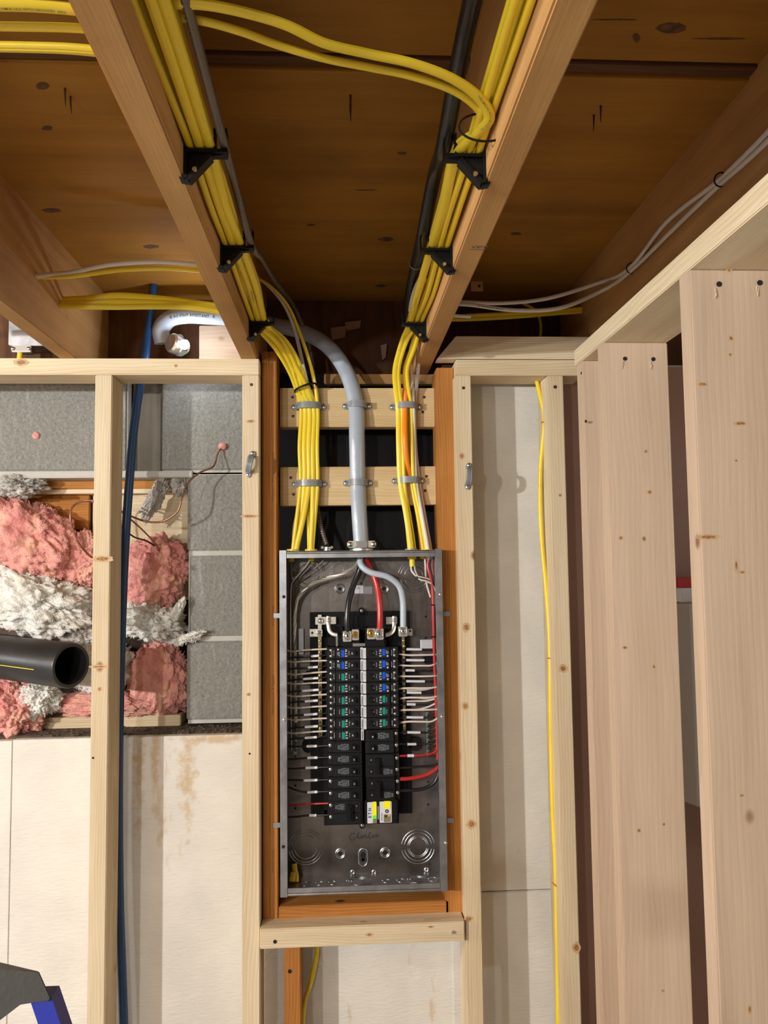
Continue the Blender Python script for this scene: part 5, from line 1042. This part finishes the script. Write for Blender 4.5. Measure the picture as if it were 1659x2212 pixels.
def dbl(s, px, py, label, mat='breaker'):
    t, k, bb, part = brk(s, px, py, 48, 70, label, 'double black breakers')
    def body(bm):
        bb(bm, -36, 26, -24, 24, .003, YT - YBk - .004, .0006); bb(bm, 26, 36, -24, 24, .008, YT - YBk - .004, .0006)
        for z in (-12.4, 12.4): bb(bm, -32, 25, z - 10.4, z + 10.4, 0, .004, .0008)
    part('body', mat, body)
    part('handle', 'black', lambda bm: (bb(bm, -16, -4, -17, 17, -.007, .001, .0012), bb(bm, -12, -7, -14, 14, -.010, -.006, .001)))
    for z in (14, -10):
        part('terminal_screw', 'steel', lambda bm: screw(bm, (s * 30.5 * k, .008, z * k), r=.0038, h=.0018), True)
        part('amp_window', 'black', lambda bm: bb(bm, -28, -20, z - 7, z + 5, -.0006, .001, .0003))
    part('lettering', 'print_dim', lambda bm: [rtext(bm, w_, .0035, (s * (3 + 3.3 * i) * k, -.0005, (-12 if s > 0 else 12) * k), s, .00008) for i, w_ in enumerate(('A1 B2 C', 'HACR 10', 'Type BR', 'CTL 75C', 'E T N', 'ISSUE'))] + [rtext(bm, '- -', .0035, (s * 1 * k, -.0005, (12 if s > 0 else -12) * k), s)])
    part('amp_number', 'print_dim', lambda bm: [rtext(bm, '30', .0042, (s * -24 * k, -.0012, z * k), s, .0001) for z in (13, -11)])
dbl(1, 826.5, 1654.5, 'double breaker with tied handles, upper of two, fed by the thin red wire'); dbl(1, 828, 1705, 'double breaker with tied handles, lower of two, fed by the thick red wire', 'tray')
dbl(-1, 746, 1755.5, 'double breaker at the foot of the column, fed by the lone thin red wire')
t, k, bb, part = brk(1, 823.5, 1754, 48, 76, 'large black device with two bright stickers below the double breakers', None)
part('body', 'black', lambda bm: (bb(bm, -35, 36, -24.5, 24.5, 0, YT - YBk - .004, .001), bb(bm, 27, 34, -23, 23, -.002, .001, .0008)))
s1 = part('sticker', 'sticker', lambda bm: bb(bm, -29.5, -9.5, -22.5, 21, -.0008, .0, .0008))
part('yellow_mark', 'yellow_sticker', lambda bm: bb(bm, -18.5, -10, -12, 22, -.0014, -.0006, .001), parent=s1)
part('green_mark', 'green_sticker', lambda bm: bb(bm, -18, -11, -13, -6, -.0018, -.0012, .001), parent=s1)
part('brown_square', 'photo_tan', lambda bm: bb(bm, -18, -10, -22.3, -13, -.0012, -.0006, .0), parent=s1)
part('lettering', 'navy', lambda bm: put_text(bm, 'E T N', .0090, (-24 * k, -.0012, -1 * k), (0, 0, 1), (-1, 0, 0), .0003), parent=s1)
s2 = part('sticker', 'sticker', lambda bm: bb(bm, -3.5, 22, -22, 21.5, -.0008, .0, .0008))
part('yellow_mark', 'yellow_sticker', lambda bm: bb(bm, 5, 19.5, 7, 22.5, -.0014, -.0006, .001), parent=s2)
part('black_badge', 'ink', lambda bm: cyl(bm, (12 * k, -.0008, 1.5 * k), (0, -1, 0), .0042, .0005, 20), parent=s2)
part('bolt_mark', 'print', lambda bm: prism(bm, [(x * k + 12 * k, z * k + 1.5 * k) for x, z in ((1.5, 3), (-1.8, -.6), (0, -.4), (-1.2, -3), (1.9, .6), (.2, .5))], 'y', -.0016, -.0013), parent=s2)
part('brown_square', 'photo_tan', lambda bm: bb(bm, 5, 20, -21, -5, -.0012, -.0006, .0), parent=s2)
part('indicator_light', 'red_indicator', lambda bm: cyl(bm, (16.5 * k, -.0012, -7 * k), (0, -1, 0), .0020, .0006, 12), parent=s2)
part('green_window', 'green_scr', lambda bm: bb(bm, 7, 12, -11.5, -6.5, -.0015, -.0012, .0), parent=s2)
part('lettering', 'navy', lambda bm: put_text(bm, 'SURGE TRAP', .0030, (1 * k, -.0012, -10 * k), (0, 0, 1), (-1, 0, 0), .0001), parent=s2)
part('grey_strip', 'print_dim', lambda bm: bb(bm, -7.8, -5.2, -15, 12, -.0006, .0, .0))
# ------------------------------------------------------------------ branch wires
def wire(label, mat, pts, a, sleeve=None, group=None, name='branch_wire'):
    bm = bmesh.new(); P = tube(bm, P3(pts), a, a, ref=(0, -1, 0), sub=6, seg=8); o = fin(bm, name, M[mat], smooth=True, label=label, cat='wire', group=group)
    if sleeve:
        x0, x1 = sleeve; Q = [p for p in P]
        a_, b_ = pts[0], pts[-1]
        # the sleeve rides on the wire between two pixel columns
        k_ = []
        for i in range(len(Q) - 1):
            for f in (0, .25, .5, .75):
                p = Q[i].lerp(Q[i + 1], f); px = projx(p)
                if x0 <= px <= x1: k_.append(p)
        if len(k_) > 1: bm = bmesh.new(); tube(bm, k_, a + .0012, a + .0010, ref=(0, -1, 0), sub=1, seg=8); sl = fin(bm, 'label_sleeve', M['tape'], o, smooth=True)
        if len(k_) > 1:
            m_ = (k_[0] + k_[-1]) / 2; bm = bmesh.new(); d = (k_[-1] - k_[0]).normalized(); d = d if d.x > 0 else -d; put_text(bm, rnd.choice(('OFFICE', 'BED LTS', 'KITCHEN', 'HALL', 'MSTR BTH', 'DINING')), .0028, m_ + Vector((0, -a - .0013, 0)), d, Vector((-d.z, 0, d.x)))
            fin(bm, 'lettering', M['ink_soft'], sl)
    return o
M['ink_soft'] = plain('soft_grey_ink', (.30, .30, .33), .6)
Rt = R.transposed()
def projx(p): c = Rt @ (p - CAM); return W / 2 + F * c.x / -c.z
GWl, GWr = 'cream wires to the bare wire side column', 'cream wires to the red wire side column'
lw = [(1407, 1405, 1402), (1430, 1429, 1427), (1457, 1456, 1451), (1477, 1477, 1474.5), (1504, 1504, 1500), (1529, 1529, 1525), (1555, 1555, 1551.5), (1584, 1583, 1579)]
for i, (a, b, c) in enumerate(lw):
    wire(f'cream wire into the {ORD[i]} breaker of the column by the bare wire', 'wire_white', [(621, a - 2, 1.818), (632, a, 1.812), (650, b, 1.806), (680, (b + c) / 2 - .5, 1.802), (706, c, 1.800)], .0021, group=GWl)
lb = [(1417, 672, 690), (1441, 665, 687), (1465, 654, 688), (1490.5, 652, 689), (1513.5, 659, 687), (1542.5, 657, 686), (1569, 659, 687), (1592.5, 659, 685)]
for i, (y, x0, x1) in enumerate(lb):
    wire(f'dark wire with white sleeve below the {ORD[i]} cream wire, bare wire side', 'wire_black', [(624, y + 5, 1.822), (640, y + 3, 1.816), (660, y + 1.5, 1.811), (688, y - .5, 1.8035), (706, y - 2, 1.803)], .0020, (x0, x1), 'dark wires with white sleeves')
for i, (y, x0, x1, yl, mt, lab) in enumerate(((1611.5, 663, 685, 1613, 'wire_black', 'sleeved black wire into the first plain breaker, bare wire side'), (1636.5, 664, 687, 1640, 'wire_black', 'sleeved black wire into the second plain breaker, bare wire side'), (1658, 660, 687, 1661, 'wire_black', 'sleeved black wire into the third plain breaker, bare wire side'), (1685, 656, 686.5, 1685, 'wire_black', 'sleeved black wire into the fourth plain breaker, bare wire side'), (1710.5, 664, 686.5, 1700, 'wire_black', 'curved sleeved black wire into the fifth plain breaker, bare wire side'), (1736, 0, 0, 1740, 'wire_red', 'red wire into the double breaker on the bare wire side'), (1761, 669, 684, 1765, 'wire_black', 'lowest black wire with a short white sleeve, bare wire side'))):
    pts = [(622, yl, 1.826), (640, yl + (y - yl) * (.65 if i == 4 else .2), 1.820), (660, y + .8, 1.815), (685, y, 1.806), (712, y - 1, 1.800)]
    wire(lab, mt, pts, .0022, (x0, x1) if x0 else None, 'dark wires with white sleeves' if mt == 'wire_black' else None)
rw = [(1412, 1415, 1413.5), (1436, 1438, 1431.5), (1460, 1461, 1459), (1487, 1486.5, 1483.5), (1509, 1507, 1503.5), (1534, 1533.5, 1532), (1561, 1559, 1551)]
for i, (a, b, c) in enumerate(rw):
    wire(f'cream wire into the {ORD[i]} breaker of the column by the red wires', 'wire_white', [(861, a + .5, 1.803), (880, b, 1.800), (910, b, 1.798), (932, b - .5, 1.80), (944 + i * .4, c, 1.806)], .0023, group=GWr)
rb = [(1402.5, 878, 911), (1426, 877, 917), (1448, 876, 896), (1471.5, 877, 918), (1496, 878, 910), (1521.5, 878, 898), (1549.5, 878, 914), (1582, 879, 908)]
for i, (y, x0, x1) in enumerate(rb):
    wire(f'dark wire with white sleeve, {ORD[i]} down on the red wire side', 'wire_black', [(865, y + 1, 1.803), (878, y, 1.8035), (900, y + .3, 1.806), (925, y + .3, 1.812), (942, y, 1.818)], .0021, (x0, x1), 'dark wires with white sleeves')
wire('black wire with a short sleeve below the last cream wire, red wire side', 'wire_black', [(861, 1607, 1.795), (880, 1607.5, 1.80), (900, 1607.5, 1.806), (925, 1607, 1.815), (944, 1604, 1.82)], .0021, (880, 899))
wire('thin red wire with a short white sleeve into the upper double breaker', 'wire_red', [(856, 1633, 1.795), (880, 1632.5, 1.798), (910, 1631.5, 1.802), (932, 1628, 1.806), (947, 1619, 1.81)], .0026, (879, 895))
wire('thin black wire into the upper double breaker', 'wire_black', [(856, 1659, 1.797), (880, 1658, 1.80), (905, 1656, 1.804), (930, 1654, 1.81), (947, 1650, 1.815)], .0026)
wire('thick red wire curving into the lower double breaker', 'wire_red', [(856, 1682.5, 1.795), (880, 1682, 1.797), (900, 1679, 1.80), (920, 1674, 1.802), (937, 1665, 1.803), (948, 1656, 1.806)], .0046)
wire('thick black wire curving up from the lower double breaker', 'wire_black', [(856, 1707, 1.80), (880, 1707, 1.803), (905, 1705.5, 1.805), (928, 1698, 1.806), (941, 1687, 1.806), (948, 1668, 1.806), (951, 1640, 1.81), (949, 1600, 1.815)], .0042)
for i, (y0_, y1_, y2_) in enumerate(((1491, 1489, 1484), (1515, 1514, 1509), (1533, 1528, 1519), (1508, 1509, 1506))):
    wire(['cream wire to the brass bar under the fourth cream wire, red side', 'cream wire to the brass bar under the fifth cream wire, red side', 'cream wire rising from the brass bar above the sixth cream wire', 'short cream wire joining the bunch beside the red vertical wire'][i], 'wire_white', [(878, y0_, 1.812), (900, y0_ - .5, 1.811), (922, y1_, 1.808), (942, y2_, 1.808)], .0021, group='cream wires to the brass bar')
# vertical runs beside the flange
vr = [('red wire running down inside the panel edge', 'wire_red', 937, 0, .0033), ('black wire running down beside the long red wire', 'wire_black', 942.5, .006, .0032), ('second black wire running down beside the long red wire', 'wire_black', 946, .012, .0032), ('cream wire running down beside the long red wire', 'wire_white', 939.5, .013, .0026), ('thick red wire descending to the lower double breaker', 'wire_red', 943, .018, .0040)]
for i, (lab, mt, x, d, a) in enumerate(vr):
    wire(lab, mt, [(926 + i * 2.2, 1206, 1.80 + d), (924 + i * 2.5, 1222, 1.80 + d), (928 + i * 2, 1240, 1.798 + d), (x - 4, 1262, 1.80 + d), (x - 2, 1290, 1.80 + d), (x - 1, 1340, 1.80 + d), (x + 1, 1420, 1.803 + d), (x + 4, 1500, 1.806 + d), (x + 7, 1580, 1.81 + d), (x + 8, 1640, 1.812 + d)], a)
for i, (lab, mt, sx, dx) in enumerate((('cream wire hooking out of the yellow pair near the panel corner', 'wire_white', 888, 0), ('black wire hooking out of the yellow pair near the panel corner', 'wire_black', 892, 4), ('second cream wire hooking out of the yellow pair near the panel corner', 'wire_white', 895, 7))):
    wire(lab, mt, [(sx, 1222, 1.80), (sx + 2, 1234, 1.795), (sx + 12, 1244 + dx, 1.793), (sx + 26, 1248 + dx, 1.795), (930 + dx * .3, 1254 + dx, 1.80), (936 + dx * .4, 1275, 1.803), (939 + dx * .5, 1310, 1.806)], .0026)
wire('white wire hanging from the white cables inside the panel corner', 'wire_white', [(918, 1206, 1.797), (919, 1222, 1.80), (920, 1243, 1.81), (922, 1262, 1.82), (930, 1290, 1.825)], .0026)
for x, y, lab in ((937, 1307, 'upper small black tie on the long red wire'), (937, 1376, 'lower small black tie on the long red wire')):
    bm = bmesh.new(); pbox(bm, x - 6, y - 1.2, x + 8, y + 1.2, 1.795, 1.8); fin(bm, 'cable_tie', M['black'], label=lab, cat='cable tie')
# sheath ends inside the panel top
for x, y1_, lab in ((628, 1213, 'yellow sheath stub just inside the panel corner, bare wire side'), (672, 1212, 'yellow sheath stub inside the panel under the spiral cable'), (890, 1224, 'yellow sheath stub inside the panel under the yellow pair')):
    T('sheath_stub', M['yellow'], P3([(x - 1, 1193, 1.80), (x, 1205, 1.80), (x + 1, y1_, 1.798)]), .0068, .0050, label=lab, cat='cable', ref=CX)
# bare and dark wires on the bare wire side
for i, (sx, sy, ex, mt, lab) in enumerate(((627, 1212, 626, 'wire_black', 'dark wire dropping straight along the panel edge'), (629, 1212, 630, 'alu_dull', 'bare dull wire dropping along the panel edge'), (668, 1208, 628, 'wire_white', 'pale wire slanting from the second yellow stub to the panel edge'), (671, 1208, 632, 'wire_black', 'dark wire slanting from the second yellow stub to the panel edge'), (700, 1203, 634, 'alu_dull', 'long bare wire slanting from the spiral cable to the panel edge'))):
    wire(lab, mt, [(sx, sy, 1.80), (sx - 2 if i > 1 else sx, sy + 8, 1.80), ((sx * .5 + ex * .5), 1238, 1.81), (ex + 2, 1262, 1.815), (ex, 1290, 1.82), (ex, 1400, 1.825), (ex + 1, 1560, 1.828), (ex + 2, 1620, 1.83)], .0021)
# bare copper ends at the grounding bar
for i in range(9):
    y = 1540 + i * 11.5
    wire(f'bare copper end curling off the grounding bar, {ORD[i]} from the top', 'copper', [(926, y + 3, 1.829), (934, y + 1, 1.822), (942, y - 4, 1.815), (948, y - 14, 1.815)], .0013, group='bare copper ends at the grounding bar')
# yellow cable coming in at the bottom corner
cable('orange-yellow cable end poking up inside the bottom panel corner', M['yellow'], [(631, 1905, 1.80), (632, 1896, 1.805), (634, 1884, 1.81)], .0065, .0040)
cable('second yellow cable end in the bottom panel corner', M['yellow'], [(640, 1905, 1.81), (640, 1893, 1.815), (637, 1878, 1.82), (636, 1866, 1.825)], .0060, .0040)
